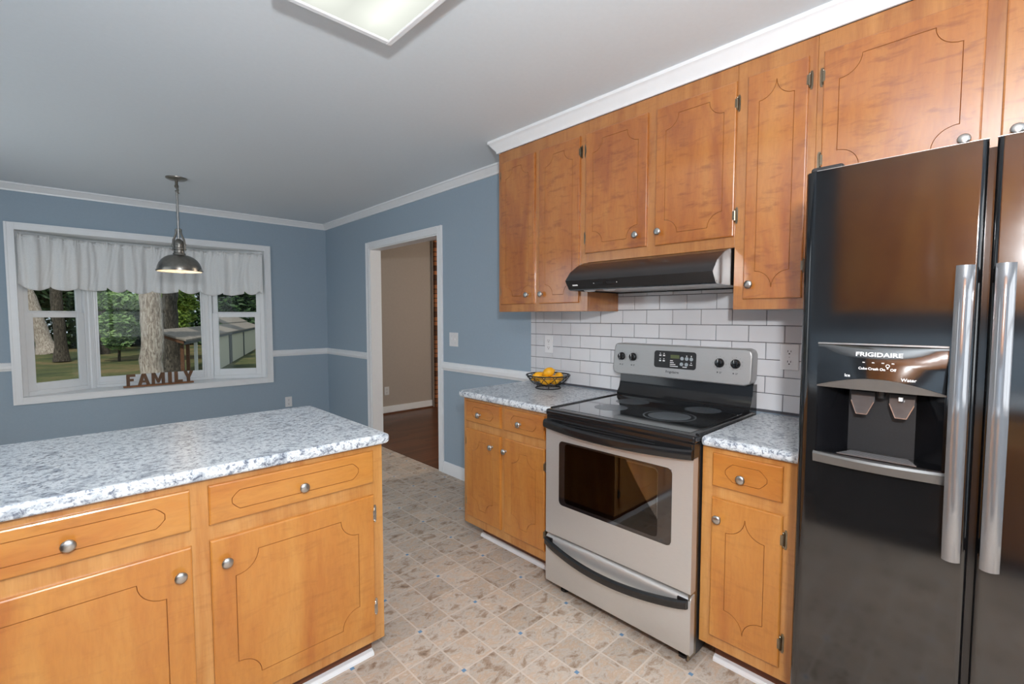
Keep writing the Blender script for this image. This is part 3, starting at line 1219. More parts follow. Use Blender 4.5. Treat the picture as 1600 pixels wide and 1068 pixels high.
# base cabinet left of the range: u = -(Y) measured from Y=-3.537
mp = face_right(BX, -3.537)
cabinet('base_cabinet', 'two door maple base cabinet between the doorway and the range', 'cabinet', mp, .712, .105, .8765, .60,
        doors=[(.030, .337, .158, .692, .272, .622, -1, (.615, .246), .062, .062), (.368, .672, .158, .692, .384, .622, 1, (.60, .246), .062, .062)],
        drawers=[(.030, .337, .737, .860, .164, .790, (.058, .030, .024)), (.368, .670, .737, .860, .497, .791, (.058, .030, .024))],
        toe=(.06, .711, .098))
mp = face_right(BX, -5.015)
cabinet('base_cabinet', 'narrow single door maple base cabinet between range and refrigerator', 'cabinet', mp, .352, .105, .8765, .60,
        doors=[(.042, .284, .152, .688, .070, .614, 1, (.605, .240), .055, .066)],
        drawers=[(.042, .280, .732, .857, .150, .784, (.048, .030, .026))],
        toe=(.03, .351, .085), hinge_mat='bronze')

# upper cabinets
mp = face_right(UX, -3.513)
cabinet('upper_cabinet', 'tall two door maple wall cabinet left of the range hood', 'cabinet', mp, .713, 1.394, 2.404, .30,
        doors=[(.027, .324, 1.441, 2.336, .272, 1.496, -1, (2.255, 1.524), .050, .060), (.361, .662, 1.440, 2.336, .389, 1.496, 1, (2.251, 1.62), .050, .060)], group=None)
mp = face_right(UX, -4.2265)
cabinet('upper_cabinet', 'short two door maple wall cabinet above the range hood', 'cabinet', mp, .7655, 1.655, 2.404, .30,
        doors=[(-.013, .356, 1.703, 2.336, .303, 1.763, -1, (2.251, 1.788), .050, .062), (.400, .764, 1.701, 2.336, .424, 1.763, 1, (2.247, 1.788), .050, .062)])
mp = face_right(UX, -4.9925)
cabinet('upper_cabinet', 'tall narrow single door maple wall cabinet beside the refrigerator', 'cabinet', mp, .285, 1.394, 2.404, .30,
        doors=[(.041, .258, 1.437, 2.337, .070, 1.496, 1, (2.249, 1.56), .046, .066)])
mp = face_right(UX, -5.278)
cabinet('upper_cabinet', 'wide two door maple wall cabinet above the black refrigerator', 'cabinet', mp, 1.03, 1.800, 2.404, .30,
        doors=[(.020, .442, 1.851, 2.334, .405, 1.911, -1, (2.246, 1.943), .050, .066), (.483, .905, 1.851, 2.334, .518, 1.911, 1, (2.246, 1.943), .050, .066)])

# peninsula
mp = face_front(-3.30, -4.1386)
IX = lambda x: x + 3.30
dd, ww = [], []
for x0, x1, kx, hs in ((-2.069, -1.531, -2.029, 1), (-2.654, -2.1145, -2.147, -1), (-3.235, -2.700, -2.74, -1)):
    dd.append((IX(x0), IX(x1), .139, .683, IX(kx), .609, hs, (.605, .235), .066, .066))
    ww.append((IX(x0), IX(x1), .731, .854, IX((x0 + x1) / 2 + .006), .784, (.062, .032, .022)))
cabinet('island_cabinet', 'long maple peninsula cabinet of doors and drawers in the left foreground', 'cabinet', mp, 1.81, .097, .8765, .66,
        doors=dd, drawers=ww, toe=(.004, 1.79, .072), hinge_mat='steel_hinge')


# countertops: rolled front edge
def countertop(name, label, pts, z0, z1):
    m = MB().prism(pts, pm, z0, z1)
    o = obj(name, m, M['counter'], None, bevel=.016, seg=5)
    return tag(o, label, 'countertop')


countertop('countertop', 'speckled grey laminate countertop of the peninsula in the foreground', [(-3.445, -4.168), (-1.468, -4.168), (-1.468, -3.378), (-3.445, -3.378)], .8775, .916)
countertop('countertop', 'speckled grey laminate countertop under the fruit bowl left of the range', [(-.002, -3.498), (-.622, -3.498), (-.646, -3.520), (-.646, -4.256), (-.002, -4.256)], .8775, .9155)
countertop('countertop', 'speckled grey laminate countertop between the range and the refrigerator', [(-.002, -5.0165), (-.646, -5.0165), (-.646, -5.370), (-.002, -5.370)], .8775, .9155)

# ---------------------------------------------------------------- subway tile
m = MB()
m.mi = 1
m.box(-.0045, -.0005, -5.60, -3.513, .917, 1.665)
m.mi = 0
P_, RW = .0787, .155
zt = 1.3223 + P_ * 5
j = -5
while zt > .93:
    z1_ = zt - .0016
    z0_ = zt - P_ + .0016
    if z0_ < .93:
        z0_ = .918
    offs = 0 if (j % 2) else .0775
    y = -3.5625
    # border column of short pieces
    segs = [(-3.5145, -3.561)]
    k0 = -3.637 + RW * 2 + (offs if offs else 0)
    e = [k0 - RW * i for i in range(0, 20)]
    e = [q for q in e if q < -3.568 and q > -5.60]
    edges = [-3.5625] + e + [-5.60]
    segs += [(edges[i], edges[i + 1]) for i in range(len(edges) - 1)]
    for a, b in segs:
        if a - b < .012:
            continue
        y0, y1 = b + .0016, a - .0016
        if z0_ > 1.395 and (y0 > -4.2265 or y1 < -4.992):
            zt2 = 0
        x0, x1, q = -.0095, -.002, .0022
        V = [(x1, y0, z0_), (x1, y1, z0_), (x1, y1, z1_), (x1, y0, z1_), (x0 + q * .5, y0, z0_), (x0 + q * .5, y1, z0_), (x0 + q * .5, y1, z1_), (x0 + q * .5, y0, z1_),
             (x0, y0 + q, z0_ + q), (x0, y1 - q, z0_ + q), (x0, y1 - q, z1_ - q), (x0, y0 + q, z1_ - q)]
        m.add(V, [(0, 1, 5, 4), (1, 2, 6, 5), (2, 3, 7, 6), (3, 0, 4, 7), (4, 5, 9, 8), (5, 6, 10, 9), (6, 7, 11, 10), (7, 4, 8, 11), (8, 9, 10, 11)])
    zt -= P_
    j += 1
bs = struct('wall_tile_backsplash', m, [M['tile'], M['grout']], label='white subway tile backsplash with grey grout behind the range', cat='backsplash')


# ---------------------------------------------------------------- outlets and switch
def plate(name, label, cat, mp, w, h, kind):
    c = mp(w / 2, 0, 0)
    t = thing(name, label, cat, (c[0], c[1], mp(0, h / 2, 0)[2] if False else c[2]))
    obj('wall_plate', MB().mbox(mp, 0, w, 0, h, .0006, .006), M['plate'], t, bevel=.002)
    cx = w / 2
    if kind == 'outlet':
        for vv in (h * .30, h * .70):
            r = .0165
            pts = [(cx + r * 1.0 * math.cos(a) * (1 if abs(math.cos(a)) < .8 else .95), vv + r * .85 * math.sin(a)) for a in [2 * PI * i / 20 for i in range(20)]]
            s = obj('socket', MB().prism(pts, mp, .006, .0075), M['plate'], t)
            mm = MB()
            mm.mbox(mp, cx - .0075, cx - .0050, vv - .001, vv + .008, .0075, .0079)
            mm.mbox(mp, cx + .0050, cx + .0075, vv - .001, vv + .007, .0075, .0079)
            mm.prism([(cx + .0032 * math.cos(a), vv - .0075 + .0032 * math.sin(a)) for a in [2 * PI * i / 10 for i in range(10)]], mp, .0075, .0079)
            obj('slot', mm, M['slot'], s)
        obj('screw', MB().lathe([(.003, 0), (.003, .001), (0, .0012)], mp(cx, h / 2, .006), Vector(mp(0, 0, 1)) - Vector(mp(0, 0, 0)), 8), M['nickel'], t)
    else:
        for uu in kind:
            s = obj('switch_toggle', MB().mbox(mp, uu - .004, uu + .004, h / 2 - .004, h / 2 + .012, .006, .016), M['plate'], t, bevel=.001)
            for vv in (h * .24, h * .76):
                obj('screw', MB().lathe([(.003, 0), (.003, .001), (0, .0012)], mp(uu, vv, .006), Vector(mp(0, 0, 1)) - Vector(mp(0, 0, 0)), 8), M['nickel'], t)
    return t


def rmap(X, Y, Z):
    return lambda u, v, n: (X - n, Y - u, Z + v)


plate('light_switch', 'white double light switch plate right of the doorway', 'switch', rmap(0, -2.552, 1.113), .118, .116, (.036, .082))
plate('wall_outlet', 'white outlet on the tile above the fruit bowl', 'outlet', rmap(-.0100, -3.652, 1.120), .071, .116, 'outlet')
plate('wall_outlet', 'white outlet on the tile half hidden by the refrigerator edge', 'outlet', rmap(-.0100, -5.095, 1.124), .076, .116, 'outlet')
plate('wall_outlet', 'white outlet low on the blue back wall behind the peninsula', 'outlet', lambda u, v, n: (-.518 + u, -n, .300 + v), .076, .118, 'outlet')
plate('wall_outlet', 'outlet low on the hall wall seen through the doorway', 'outlet', lambda u, v, n: (.815 + u, .099 - n, .270 + v), .072, .116, 'outlet')

# ---------------------------------------------------------------- range
RX = -.690
RY0, RY1 = -4.276, -5.013
rg = thing('electric_range', 'stainless steel electric range with black glass cooktop', 'range', (-.35, (RY0 + RY1) / 2, 0))
mp = face_right(RX, RY0)
RWd = RY0 - RY1
m = MB()
m.box(-.625, -.03, RY1 + .004, RY0 - .004, .045, .893)
obj('body', m, M['blk_mat'], rg, bevel=.003)
# cooktop: black frame and a glass inset
ck = MB()
ck.mbox(mp, -.004, RWd + .004, .889, .9195, -.638, .002)
ckt = obj('cooktop', ck, M['blk'], rg, bevel=.010, seg=4)
m = MB()
gx = [(-.645, RY0 - .035), (-.645, RY1 + .035), (-.095, RY1 + .030), (-.095, RY0 - .030)]
m.prism(gx, pm, .9192, .9206)
obj('cooktop_glass', m, M['blk_glass'], ckt)
for y in (RY0 - .004, RY1 + .004):
    obj('side_rail', MB().tube([(-.655, y, .9175), (-.10, y, .9175)], .008, 8), M['blk'], ckt, smooth=60)
for cx, cy, r, dbl in ((-.235, -4.470, .085, 0), (-.185, -4.820, .082, 0), (-.445, -4.480, .080, 0), (-.425, -4.775, .115, 1)):
    m = MB()
    n = 48
    rr = r * (.80 if dbl else 1)
    m.add([(cx + rr * math.cos(2 * PI * i / n), cy + rr * math.sin(2 * PI * i / n), .9209) for i in range(n)], [tuple(range(n))])
    if dbl:
        V = []
        for q in (r * .93, r):
            V += [(cx + q * math.cos(2 * PI * i / n), cy + q * math.sin(2 * PI * i / n), .9209) for i in range(n)]
        m.add(V, [(i, (i + 1) % n, n + (i + 1) % n, n + i) for i in range(n)])
    obj('burner', m, M['burner'], ckt)
# front vent strip under the cooktop
m = MB()
m.mbox(mp, 0, RWd, .833, .889, -.05, -.004)
for k in range(3):
    m.mbox(mp, .10, RWd - .16, .868 - k * .011, .872 - k * .011, -.004, -.0005)
obj('vent_strip', m, M['blk'], rg, bevel=.002)
# oven door with window opening
wu0, wu1, wv0, wv1 = .087, .650, .474, .774
m = MB()
m.mbox(mp, 0, wu0, .312, .832, -.040, 0)
m.mbox(mp, wu1, RWd, .312, .832, -.040, 0)
m.mbox(mp, wu0, wu1, .312, wv0, -.040, 0)
m.mbox(mp, wu0, wu1, wv1, .832, -.040, 0)
dor = obj('oven_door', m, M['steel'], rg)
weld(dor)


def rrect(u0, u1, v0, v1, r, k=5):
    P = []
    for cx, cy, a0 in ((u1 - r, v0 + r, -PI / 2), (u1 - r, v1 - r, 0), (u0 + r, v1 - r, PI / 2), (u0 + r, v0 + r, PI)):
        for i in range(k + 1):
            a = a0 + PI / 2 * i / k
            P.append((cx + r * math.cos(a), cy + r * math.sin(a)))
    return P


def frame_ring(m, mp, outer, inner, n0, n1):
    k = len(outer)
    vs = [mp(*p, n1) for p in outer] + [mp(*p, n1) for p in inner] + [mp(*p, n0) for p in inner] + [mp(*p, n0) for p in outer]
    fs = []
    for a in range(4):
        b = (a + 1) % 4
        for i in range(k):
            j2 = (i + 1) % k
            fs.append((a * k + i, a * k + j2, b * k + j2, b * k + i))
    m.add(vs, fs)


m = MB()
frame_ring(m, mp, rrect(wu0 - .004, wu1 + .004, wv0 - .004, wv1 + .004, .022), rrect(wu0 + .030, wu1 - .055, wv0 + .012, wv1 - .004, .018), -.02, .0014)
obj('window_border', m, M['blk_glass'], dor)
obj('oven_window', MB().prism(rrect(wu0 + .026, wu1 - .050, wv0 + .008, wv1 - .002, .018), mp, -.004, .0008), M['oven_glass'], dor)
m = MB()
frame_ring(m, mp, rrect(wu0 + .03, wu1 - .055, wv0 + .012, wv1 - .004, .018), rrect(wu0 + .050, wu1 - .07, wv0 + .030, wv1 - .02, .02), -.032, -.020)
obj('window_seal', m, M['pad'], dor)
obj('oven_liner', MB().mbox(mp, wu0 + .02, wu1 - .04, wv0, wv1, -.045, -.040), M['blk_mat'], dor)


def bowed(m, mp, u0, u1, vc, h, bow, sag, thick, n0=.004, k=24):
    vs = []
    for i in range(k + 1):
        t = i / k
        s = math.sin(PI * t) ** .8
        u = u0 + (u1 - u0) * t
        nn = n0 + bow * s
        v = vc - sag * s
        for dv, dn in ((-h / 2, 0), (-h / 2 * .85, thick * .8), (-h / 5, thick), (h / 3, thick * .92), (h / 2, thick * .55), (h / 2, 0)):
            vs.append(mp(u, v + dv, nn + dn))
    q = 6
    fs = []
    for i in range(k):
        for a in range(q):
            b = (a + 1) % q
            fs.append((i * q + a, i * q + b, (i + 1) * q + b, (i + 1) * q + a))
    fs += [tuple(range(q)), tuple(k * q + a for a in range(q))]
    m.add(vs, fs)
    # mounts at both ends
    for u in (u0 + .02, u1 - .02):
        m.mbox(mp, u - .02, u + .02, vc - h / 2, vc + h / 2, 0.0005, n0 + .006)


m = MB()
bowed(m, mp, -.001, RWd + .001, .851, .040, .034, .012, .020, n0=.003)
obj('handle', m, M['blk'], dor, smooth=40)
# storage drawer
m = MB()
prof = [(.004, .0), (.285, 0), (.296, -.004), (.302, -.012), (.304, -.03), (.004, -.03)]
prof = [(.068, -.004), (.076, 0), (.278, 0), (.290, -.004), (.298, -.014), (.300, -.035), (.068, -.035)]
m.prism(prof, lambda v, n, u: mp(u, v, n), 0, RWd)
drw = obj('storage_drawer', m, M['steel'], rg, smooth=35)
m = MB()
bowed(m, mp, .006, RWd - .010, .272, .036, .042, .034, .016, n0=.002)
obj('handle', m, M['blk'], drw, smooth=40)
for x, y in ((-.608, -4.95), (-.605, -4.33), (-.10, -4.95), (-.10, -4.33)):
    obj('levelling_foot', MB().lathe([(.022, 0.0005), (.022, .012), (.010, .014), (.010, .046)], (x, y, 0), n=6), M['blk_mat'], rg)
obj('side_trim', MB().box(-.688, -.626, RY1 + .0045, RY1 + .010, .05, .885), M['bronze'], rg)
# backguard
bg = MB()
prof = [(-.012, .90), (-.095, .905), (-.100, .935), (-.078, .965), (-.066, 1.0), (-.062, 1.045), (-.012, 1.045)]
bg.prism([(-p[0], p[1]) for p in prof], lambda a, v, u: (-a, RY0 + .02 - u, v), .028, .744)
obj('backguard', bg, M['blk'], rg, smooth=40)
PYL, PYR = -4.243, -5.000
pmx = lambda u, v, n: (-.066 - n + (v - 1.045) * .05, PYL - u, v)
cp = MB()
pw = PYL - PYR
outl = [(.004, 1.075), (.010, 1.052), (.035, 1.040), (pw - .03, 1.040), (pw - .008, 1.050), (pw - .001, 1.072), (pw - .0005, 1.185), (pw - .008, 1.205), (pw - .028, 1.213), (.030, 1.213), (.016, 1.206), (.010, 1.190)]
cp.prism(outl, pmx, -.052, .022)
M['steel_panel'] = stainless('stainless_panel', (.46, .46, .455), (40, .6, 40), .42)
pan = obj('control_panel', cp, M['steel_panel'], rg, bevel=.006, seg=3)
cm = lambda u, v, n: pmx(u, v, .0225 + n)
disp = obj('control_display', MB().prism(rrect(4.506 + PYL, 4.736 + PYL, 1.095, 1.184, .014), cm, 0, .0012), M['blk_mat'], pan)
dm = lambda Y, v: (-(Y) + PYL, v)
m = MB()
u0, v0 = dm(-4.599, 1.147)
m.mbox(cm, u0, u0 + .048, v0, v0 + .018, .0012, .0016)
obj('clock_screen', m, M['lcd'], disp)
m = MB()
for Y, v in ((-4.662, 1.149), (-4.687, 1.149), (-4.711, 1.148), (-4.660, 1.120), (-4.686, 1.120)):
    u, _ = dm(Y, v)
    m.prism([(u + .0095 * math.cos(2 * PI * i / 16), v + .0095 * math.sin(2 * PI * i / 16)) for i in range(16)], cm, .0012, .0017)
obj('keypad', m, M['pad'], disp)
m = MB()
for Y, v in ((-4.541, 1.160), (-4.562, 1.160), (-4.541, 1.132), (-4.562, 1.132)):
    u, _ = dm(Y, v)
    m.mbox(cm, u - .006, u + .006, v - .004, v + .003, .0012, .0015)
    m.mbox(cm, u - .003, u + .003, v + .008, v + .012, .0012, .0015)
for i, wd in enumerate((.016, .021, .030, .044)):
    u, _ = dm(-4.597, 0)
    m.mbox(cm, u, u + wd, 1.133 - i * .0095, 1.137 - i * .0095, .0012, .0015)
u, _ = dm(-4.711, 0)
m.mbox(cm, u - .008, u + .007, 1.117, 1.121, .0012, .0015)
m.mbox(cm, u - .003, u + .003, 1.127, 1.131, .0012, .0015)
u, _ = dm(-4.676, 0)
m.mbox(cm, u - .010, u + .013, 1.104, 1.108, .0012, .0015)
for Y in (-4.687, -4.711):
    u, _ = dm(Y, 0)
    m.mbox(cm, u - .0025, u + .0025, 1.160, 1.166, .0018, .0021)
obj('button_print', m, M['white_ink'], disp)['kind'] = 'stuff'
u, _ = dm(-4.610, 0)
tm = text_mesh('Frigidaire', .017, lambda a, b, n: cm(u + a, 1.070 + b, n), .0004, bold=.0002, ux=1.15)
obj('brand_lettering', tm, M['dark_ink'], pan, recalc=False)
for i, Y in enumerate((-4.304, -4.377, -4.852, -4.927)):
    u, _ = dm(Y, 0)
    v = 1.141
    ax = Vector(cm(0, 0, 1)) - Vector(cm(0, 0, 0))
    m = MB().lathe([(.0225, 0.0002), (.0225, .004), (.0205, .010), (.019, .014), (.016, .016), (0, .016)], cm(u, v, 0), ax, 24)
    m.mbox(cm, u - .0045, u + .0045, v - .019, v + .019, .014, .025)
    kb = obj('control_knob', m, M['blk'], pan, bevel=.0015)
    obj('pointer_mark', MB().mbox(cm, u - .001, u + .001, v + .004, v + .018, .025, .0256), M['white_ink'], kb)
    m = MB()
    for q in range(10):
        a = math.radians(120 - q * 33)
        m.mbox(cm, u + .032 * math.cos(a) - .0012, u + .032 * math.cos(a) + .0012, v + .031 * math.sin(a) - .0009, v + .031 * math.sin(a) + .0009, 0, .0004)
    m.mbox(cm, u - .012, u - .006, v - .049, v - .043, 0, .0004)
    m.mbox(cm, u, u + .012, v - .045, v - .043, 0, .0004)
    m.mbox(cm, u, u + .009, v - .050, v - .048, 0, .0004)
    obj('dial_print', m, M['dark_ink'], pan)

# ---------------------------------------------------------------- range hood
hd = thing('range_hood', 'black under-cabinet range hood above the electric range', 'hood', (-.25, -4.61, 1.5))
HY0, HY1 = -4.231, -4.986
prof = [(.010, 1.652), (.300, 1.652), (.345, 1.648), (.400, 1.628), (.462, 1.590), (.500, 1.545), (.470, 1.502), (.462, 1.502), (.455, 1.512), (.010, 1.512)]
m = MB()
m.prism(prof, lambda a, v, u: (-a, HY0 - u, v), 0, HY0 - HY1)
obj('hood_shell', m, M['hood_blk'], hd, smooth=28)
m = MB()
m.box(-.440, -.03, HY1 + .02, HY0 - .02, 1.503, 1.5115)
obj('grease_filter', m, M['filter'], hd)
m = MB()
for a in ((-.462, -.455, HY1, HY0), (-.02, -.01, HY1, HY0), (-.455, -.02, HY0 - .01, HY0), (-.455, -.02, HY1, HY1 + .01)):
    m.box(*a, 1.497, 1.512)
obj('bottom_flange', m, M['hood_blk'], hd)
for y in (-4.32, -4.44):
    obj('lamp_lens', MB().lathe([(.030, 1.5025), (.030, 1.496), (.024, 1.492), (0, 1.490)], (-.41, y, 0), n=20), M['plate'], hd, smooth=50)
hm = lambda u, v, n: (-.500 + (1.545 - v) * .70 - n, HY0 - u, v)
for u0 in (.175, .245):
    obj('rocker_switch', MB().mbox(hm, u0, u0 + .050, 1.522, 1.531, .0005, .003), M['blk_mat'], hd, bevel=.001)
obj('switch_bezel', MB().prism(rrect(.16, .31, 1.516, 1.537, .008), hm, 0, .0008), M['blk'], hd)
m = MB()
m.mbox(hm, .168, .172, 1.524, 1.528, .001, .002)
m.mbox(hm, .300, .303, 1.524, 1.528, .001, .002)
m.mbox(hm, .036, .068, 1.519, 1.525, .0003, .001)
obj('white_marks', m, M['white_ink'], hd)

# ---------------------------------------------------------------- refrigerator
FX = -.840
FY0, FYM, FY1 = -5.385, -5.757, -6.295
fr = thing('refrigerator', 'glossy black side by side refrigerator with water dispenser', 'refrigerator', (-.45, (FY0 + FY1) / 2, 0))
obj('cabinet_body', MB().box(-.765, -.03, FY1 + .004, FY0 - .004, .03, 1.748), M['fridge_side'], fr, bevel=.006)
obj('toe_grille', MB().box(-.78, -.70, FY1 + .02, FY0 - .02, .005, .055), M['blk_mat'], fr)


def door_profile(ya, yb, ra, rb, k=7, xb=-.772):
    """plan outline of a door between ya (left) and yb (right) with rounded front corners"""
    P = [(xb, ya)]
    for i in range(k + 1):
        a = PI / 2 * i / k
        P.append((FX + ra - ra * math.sin(a), ya - ra + ra * math.cos(a)))
    for i in range(k + 1):
        a = PI / 2 * i / k
        P.append((FX + rb - rb * math.cos(a), yb + rb - rb * math.sin(a)))
    P.append((xb, yb))
    return P


DY0, DY1, DZ0, DZ1 = -5.434, -5.702, .985, 1.290      # dispenser opening
m = MB()
yl, yr = FY0, FYM + .0065
m.prism(door_profile(yl, yr, .030, .012), pm, DZ1, 1.766)
m.prism(door_profile(yl, yr, .030, .012), pm, .06, DZ0)
L_ = [p for p in door_profile(yl, yr, .030, .012) if p[1] > DY0] + [(FX, DY0), (-.772, DY0)]
m.prism(L_, pm, DZ0, DZ1)
R_ = [(-.772, DY1), (FX, DY1)] + [p for p in door_profile(yl, yr, .030, .012) if p[1] < DY1]
m.prism(R_, pm, DZ0, DZ1)
fd = obj('freezer_door', m, M['fridge'], fr, smooth=30, wn_=True)
m = MB().prism(door_profile(FYM - .0065, FY1, .012, .030), pm, .06, 1.766)
rd = obj('refrigerator_door', m, M['fridge'], fr, smooth=30, wn_=True)
obj('door_edge_trim', MB().box(-.838, -.775, yl + .0003 - .030, yr, 1.7662, 1.7678), M['nickel'], fd)
obj('door_edge_trim', MB().box(-.838, -.775, FY1 + .03, FYM - .0065, 1.7662, 1.7678), M['nickel'], rd)
obj('door_gasket', MB().box(-.800, -.766, FYM - .012, FYM + .012, .07, 1.755), M['blk'], fr)
for ya, yb in ((-5.392, -5.47), (-6.21, -6.288)):
    m = MB()
    m.box(-.81, -.66, ya, yb, 1.7685, 1.786)
    obj('hinge_cover', m, M['blk_mat'], fr, bevel=.008, seg=3)
# dispenser
fm = lambda u, v, n: (FX - n, DY0 - u, v)
dw = DY0 - DY1
m = MB()
m.box(-.748, -.742, DY1, DY0, DZ0, DZ1)
m.box(-.840, -.745, DY0 - .004, DY0, DZ0, DZ1)
m.box(-.840, -.745, DY1, DY1 + .004, DZ0, DZ1)
m.box(-.840, -.745, DY1, DY0, DZ0, DZ0 + .004)
# sloped corners inside the cavity
m.prism([(-.748, DY0 - .004), (-.838, DY0 - .004), (-.748, DY0 - .075)], pm, DZ0, 1.18)
m.prism([(-.748, DY1 + .004), (-.748, DY1 + .075), (-.838, DY1 + .004)], pm, DZ0, 1.18)
M['cavity'] = simple('black_dispenser_cavity', (.005, .005, .006), .16, spec=.35, var=.1)
hs = obj('dispenser_housing', m, M['cavity'], fd)
# control fascia: bulging panel with an arched lower edge
k = 20
vs = []
for i in range(k + 1):
    t = i / k
    u = dw * t
    arch = 1.176 + .028 * math.sin(PI * t)
    bul = .004 + .016 * math.sin(PI * t)
    for v, n in ((1.289, .002), (1.280, .004 + bul * .3), ((1.28 + arch) / 2, .003 + bul * .75), (arch, .003 + bul), (arch, -.02), (1.289, -.02)):
        vs.append(fm(u, v, n))
fs = []
for i in range(k):
    for a in range(6):
        b = (a + 1) % 6
        fs.append((i * 6 + a, i * 6 + b, (i + 1) * 6 + b, (i + 1) * 6 + a))
fs += [tuple(range(6)), tuple(k * 6 + a for a in range(6))]
fas = obj('dispenser_fascia', MB().add(vs, fs), M['fridge'], fd, smooth=40)
vs, fs = [], []
for i in range(k + 1):
    t = i / k
    u = dw * t
    arch = 1.176 + .028 * math.sin(PI * t)
    bul = .007 + .016 * math.sin(PI * t)
    vs += [fm(u, arch - .0005, bul), fm(u, 1.1715, .002 + bul * .5), fm(u, 1.1715, -.02), fm(u, arch - .0005, -.02)]
for i in range(k):
    for a in range(4):
        b = (a + 1) % 4
        fs.append((i * 4 + a, i * 4 + b, (i + 1) * 4 + b, (i + 1) * 4 + a))
M['lip'] = simple('grey_dispenser_lip', (.16, .155, .15), .30, .6)
obj('dispenser_lip', MB().add(vs, fs), M['lip'], fd, smooth=40)
obj('fascia_top_trim', MB().mbox(fm, 0, dw, 1.2895, 1.2935, -.004, .006), M['nickel'], fd)


def bulge_map(uc, vc):
    def f(a, b, n):
        t = min(1, max(0, (uc + a) / dw))
        arch = 1.176 + .028 * math.sin(PI * t)
        bul = .004 + .016 * math.sin(PI * t)
        v = vc + b
        mid = (1.28 + arch) / 2
        pts = [(1.289, .002), (1.280, .004 + bul * .3), (mid, .003 + bul * .75), (arch, .003 + bul)]
        nn = pts[-1][1]
        for (va, na), (vb, nb) in zip(pts, pts[1:]):
            if vb <= v <= va:
                nn = na + (nb - na) * (va - v) / (va - vb)
        return fm(uc + a, v, nn + .0012 + n)
    return f


for txt, Y, v, s, ux in (('FRIGIDAIRE', -5.570, 1.2612, .0150, 1.28), ('Cube', -5.539, 1.227, .0088, 1.0), ('Crush', -5.561, 1.227, .0088, 1.0), ('On', -5.580, 1.2265, .0088, 1.0), ('Off', -5.601, 1.2265, .0088, 1.0), ('Ice', -5.506, 1.205, .011, 1), ('Water', -5.632, 1.203, .011, 1)):
    uc = DY0 - Y
    f = bulge_map(uc, v)
    tm = text_mesh(txt, s, lambda a, b, n, f=f: f(a, b, 0), 0, ux=ux, bold=.0003 if txt == 'FRIGIDAIRE' else .00015)
    obj('brand_lettering' if txt == 'FRIGIDAIRE' else 'button_lettering', tm, M['white_ink'], fas, recalc=False)
m = MB()
for Y in (-5.540, -5.560, -5.580, -5.600):
    f = bulge_map(DY0 - Y, 1.2455)
    m.add([f(-.0025, -.0010, 0), f(.0025, -.0010, 0), f(.0025, .0010, 0), f(-.0025, .0010, 0)], [(0, 1, 2, 3)])
f = bulge_map(DY0 + 5.590, 1.238)
q = 14
V = [f(.0042 * math.cos(2 * PI * i / q), .0042 * math.sin(2 * PI * i / q) + .001, 0) for i in range(q)] + [f(.003 * math.cos(2 * PI * i / q), .003 * math.sin(2 * PI * i / q) + .001, 0) for i in range(q)]
m.add(V, [(i, (i + 1) % q, q + (i + 1) % q, q + i) for i in range(q)])
m.add([f(-.0015, -.0065, 0), f(.0015, -.0065, 0), f(.0015, -.0035, 0), f(-.0015, -.0035, 0)], [(0, 1, 2, 3)])
obj('indicator_marks', m, M['white_ink'], fas, recalc=False)
M['paddle'] = simple('smoky_paddle', (.055, .06, .065), .12, var=.2)
for yc in (-5.531, -5.614):
    pmm = lambda a, v, n, yc=yc: (-.800 + (v - 1.10) * .25 - n, yc - a, v)
    m = MB().prism([(-.012, 1.100), (.012, 1.100), (.026, 1.135), (.027, 1.160), (-.027, 1.160), (-.026, 1.135)], pmm, 0, .006)
    pd = obj('dispenser_paddle', m, M['paddle'], fd, bevel=.001)
    pl = [(-.012, 1.100), (.012, 1.100), (.026, 1.135), (.024, 1.136), (.0108, 1.102), (-.0108, 1.102), (-.024, 1.136), (-.026, 1.135)]
    obj('paddle_edge', MB().prism(pl, pmm, .0062, .008), M['chrome_dark'], pd)
obj('dispenser_nozzle', MB().lathe([(.008, 1.148), (.010, 1.17)], (-.80, -5.572, 0), n=12), M['blk_mat'], fd, smooth=50)
obj('spout_light', MB().box(-.812, -.80, -5.617, -5.609, 1.146, 1.156), M['plate'], fd)
# drip tray
k = 20
top, bot = [], []
vs, fs = [], []
for i in range(k + 1):
    t = i / k
    u = -.004 + (dw + .008) * t
    b = .006 + .020 * math.sin(PI * t)
    vs += [fm(u, .986, -.004), fm(u, .987, b), fm(u, .981, b + .004), fm(u, .958, b * .6 + .002), fm(u, .955, -.004)]
for i in range(k):
    for a in range(5):
        b = (a + 1) % 5
        fs.append((i * 5 + a, i * 5 + b, (i + 1) * 5 + b, (i + 1) * 5 + a))
fs += [tuple(range(5)), tuple(k * 5 + a for a in range(5))]
tr = obj('drip_tray', MB().add(vs, fs), M['lip'], fd, smooth=40)
m = MB()
for i in range(6):
    x = -.835 + i * .010
    m.box(x, x + .004, DY1 + .05 + i * .004, DY0 - .05 - i * .004, DZ0 + .004, DZ0 + .006)
obj('tray_slats', m, M['chrome_dark'], tr)


